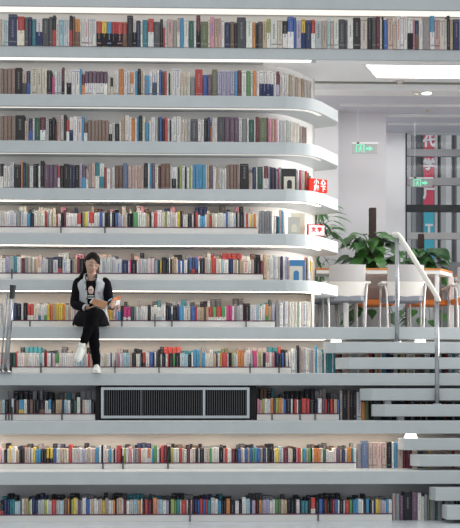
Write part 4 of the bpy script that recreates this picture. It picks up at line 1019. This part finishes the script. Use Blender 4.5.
def face_pt(x, z, off=.0015):
    u = max(.05, 1-(x/.077)**2-(z/(.104 if z > 0 else .116))**2); y = -math.sqrt(u)*.094*(.97 if z > -.011 else 1)
    return HM @ Vector((x, y-off, z))
for sx in (-1, 1):
    q = cloth('eyebrow', lambda bm: tube(bm, smooth_curve([face_pt(sx*.012, .026), face_pt(sx*.030, .033), face_pt(sx*.048, .027)], 4), [(.0015,.0025)]*9, 8), M_hair)
    q = cloth('eyelid', lambda bm: tube(bm, smooth_curve([face_pt(sx*.016, .004), face_pt(sx*.031, .000), face_pt(sx*.046, .006)], 4), [.002,.003,.004,.0045,.0045,.0045,.004,.003,.002], 8), M_dk)
# hair
def hair(bm):
    r = bmesh.ops.create_uvsphere(bm, u_segments=96, v_segments=72, radius=1.0)
    dele = []
    for v in r['verts']:
        u = v.co.copy(); v.co = head_pt(u, 1.13); v.co.z += .004
        pass
    def keep(c):  # local
        # face opening: front, below a side-parted hairline
        if c.y < -.010:
            line = .078 - 1.0*max(0, -(c.x+.040)) - .80*max(0, c.x+.005)
            return c.z > line
        return c.z > -.055 - .3*c.y*0
    fs = [f for f in bm.faces if not keep(f.calc_center_median())]
    bmesh.ops.delete(bm, geom=fs, context='FACES')
    for v in bm.verts: v.co = HM @ v.co
ho = cloth('hair', hair, M_hair); md = ho.modifiers.new('s', 'SOLIDIFY'); md.thickness = .010; md.offset = -1
pn = cloth('ponytail', lambda bm: tube(bm, smooth_curve([HM @ V(-.02, .085, -.01), HM @ V(-.045, .12, -.03), V(-.075, .12, .60), V(-.115, .13, .555), V(-.135, .125, .515)], 5), [.022]*3+[.030]*6+[.034]*6+[.026]*4+[.012]*2, 14), M_hair); pn.parent = ho
# the open book (a thing of its own)
M_cov = mat('cover_tan', (.42, .20, .09), .5, noise=.15, nscale=25); M_cor = mat('cover_orange', (.60, .19, .07), .5, noise=.5, nscale=35); M_pg = mat('open_pages', (.76, .76, .73), .8)
bk = empty('open_book', OR+BC, 'open orange and tan book held in the seated reader\'s hands', 'book')
# left half: from spine to (90,299); right half to (121,298)
def quadplate(bm, p, t):
    n = (p[1]-p[0]).cross(p[3]-p[0]).normalized()*t
    a = [bm.verts.new(q) for q in p]; b = [bm.verts.new(q+n) for q in p]
    for i in range(4): bm.faces.new((a[i], a[(i+1) % 4], b[(i+1) % 4], b[i]))
    bm.faces.new(a[::-1]); bm.faces.new(b)
def rel(px, py, dy): return P(px, py, 14.0+BC.y+dy) - (OR+BC)
sp0, sp1 = rel(104, 309, -.03), rel(108.5, 302.5, .0)
l0, l1 = rel(90.5, 303, .07), rel(94, 298.2, .09)
r0_, r1_ = rel(119.5, 304.5, .05), rel(121, 295.5, .09)
q = lambda nm, pts, t, m: (lambda bm: (quadplate(bm, pts, t), from_bm(nm, bm, m, bk))[1])(bmesh.new())
q('cover', [l0, sp0, sp1, l1], -.004, M_cov)
off = V(0, .016, .004)
q('pages', [l0+off+V(-.012,0,.002), sp0+off, sp1+off, l1+off+V(-.012, 0, .006)], -.012, M_pg)
m0, m1 = sp0.lerp(sp1, .55), r0_.lerp(r1_, .5)
q('cover', [sp1+V(-.005, 0, .0)+V(0, 0, .0), m1+V(0, 0, 0), r1_, rel(111, 299.5, .04)], .004, M_cor)
q('pages', [sp0+V(.01, -.004, .0), r0_+V(0, 0, .0), m1+V(0, .004, 0), sp1+V(.0, .004, 0)], .010, M_pg)
q('cover_edge', [rel(107.5, 301.8, .0), rel(110.5, 299.8, .035), rel(113, 297.2, .05), rel(109, 299.5, .01)], .004, mat('cover_blue', (.12, .36, .55), .5))

# ------------------------------------------------------------------ lights, world, camera
w = bpy.data.worlds.new('World'); S.world = w; w.use_nodes = True; nt = w.node_tree; nt.nodes.clear()
out = nt.nodes.new('ShaderNodeOutputWorld'); bg = nt.nodes.new('ShaderNodeBackground'); tc = nt.nodes.new('ShaderNodeTexCoord'); sx = nt.nodes.new('ShaderNodeSeparateXYZ'); rp = nt.nodes.new('ShaderNodeValToRGB')
mr = nt.nodes.new('ShaderNodeMapRange'); mr.inputs[1].default_value = -1; mr.inputs[2].default_value = 1
nt.links.new(tc.outputs['Generated'], sx.inputs[0]); nt.links.new(sx.outputs['Z'], mr.inputs[0]); nt.links.new(mr.outputs[0], rp.inputs[0])
cr = rp.color_ramp; cr.elements[0].position = 0; cr.elements[0].color = (.20, .20, .20, 1); cr.elements[1].position = 1; cr.elements[1].color = (.95, .98, 1.0, 1)
for p_, c_ in ((.47, (.50, .51, .52)), (.60, (.72, .75, .78))):
    el = cr.elements.new(p_); el.color = (*c_, 1)
bg.inputs['Strength'].default_value = 1.0
nt.links.new(rp.outputs[0], bg.inputs[0]); nt.links.new(bg.outputs[0], out.inputs[0])
def area(name, loc, rot, sx_, sy_, power, col=(1, 1, 1)):
    l = bpy.data.lights.new(name, 'AREA'); l.shape = 'RECTANGLE'; l.size = sx_; l.size_y = sy_; l.energy = power; l.color = col
    o = bpy.data.objects.new(name, l); COL.objects.link(o); o.location = loc; o.rotation_euler = rot; return o
area('atrium_light', (1, 6, 9.0), (math.radians(25), 0, 0), 8, 4, 120, (.95, .98, 1))
area('side_fill_light', (4.2, 14.3, 3.0), (0, math.radians(90), 0), 2.6, 2.2, 62, (1, .985, .96)).data.spread = math.radians(75)  # added fill to whiten the rounded ledge ends; no window stands there
area('window_wall_fill', (2.9, 17.75, zc-.03), (0, 0, 0), 2.2, .4, 9)  # added fill lifting the dim wall beside the window, not daylight
area('cafe_light', (2.9, 15.9, zc-.03), (0, 0, 0), 3.4, .3, 20, (1, .98, .96))
cd = bpy.data.cameras.new('camera'); cam = bpy.data.objects.new('camera', cd); COL.objects.link(cam); S.camera = cam
cd.sensor_fit = 'HORIZONTAL'; cd.sensor_width = 36; cd.lens = F/460*36; cd.shift_y = (YH-264)/460; cd.clip_end = 200
cam.location = (0, 0, EYE); cam.rotation_euler = (math.pi/2, 0, -TH)
S.view_settings.view_transform = 'Standard'; S.view_settings.look = 'None'; S.view_settings.exposure = 0; S.view_settings.gamma = 1; S.view_settings.use_curve_mapping = False
S.cycles.use_denoising = True
S.cycles.max_bounces = 6; S.cycles.transparent_max_bounces = 12
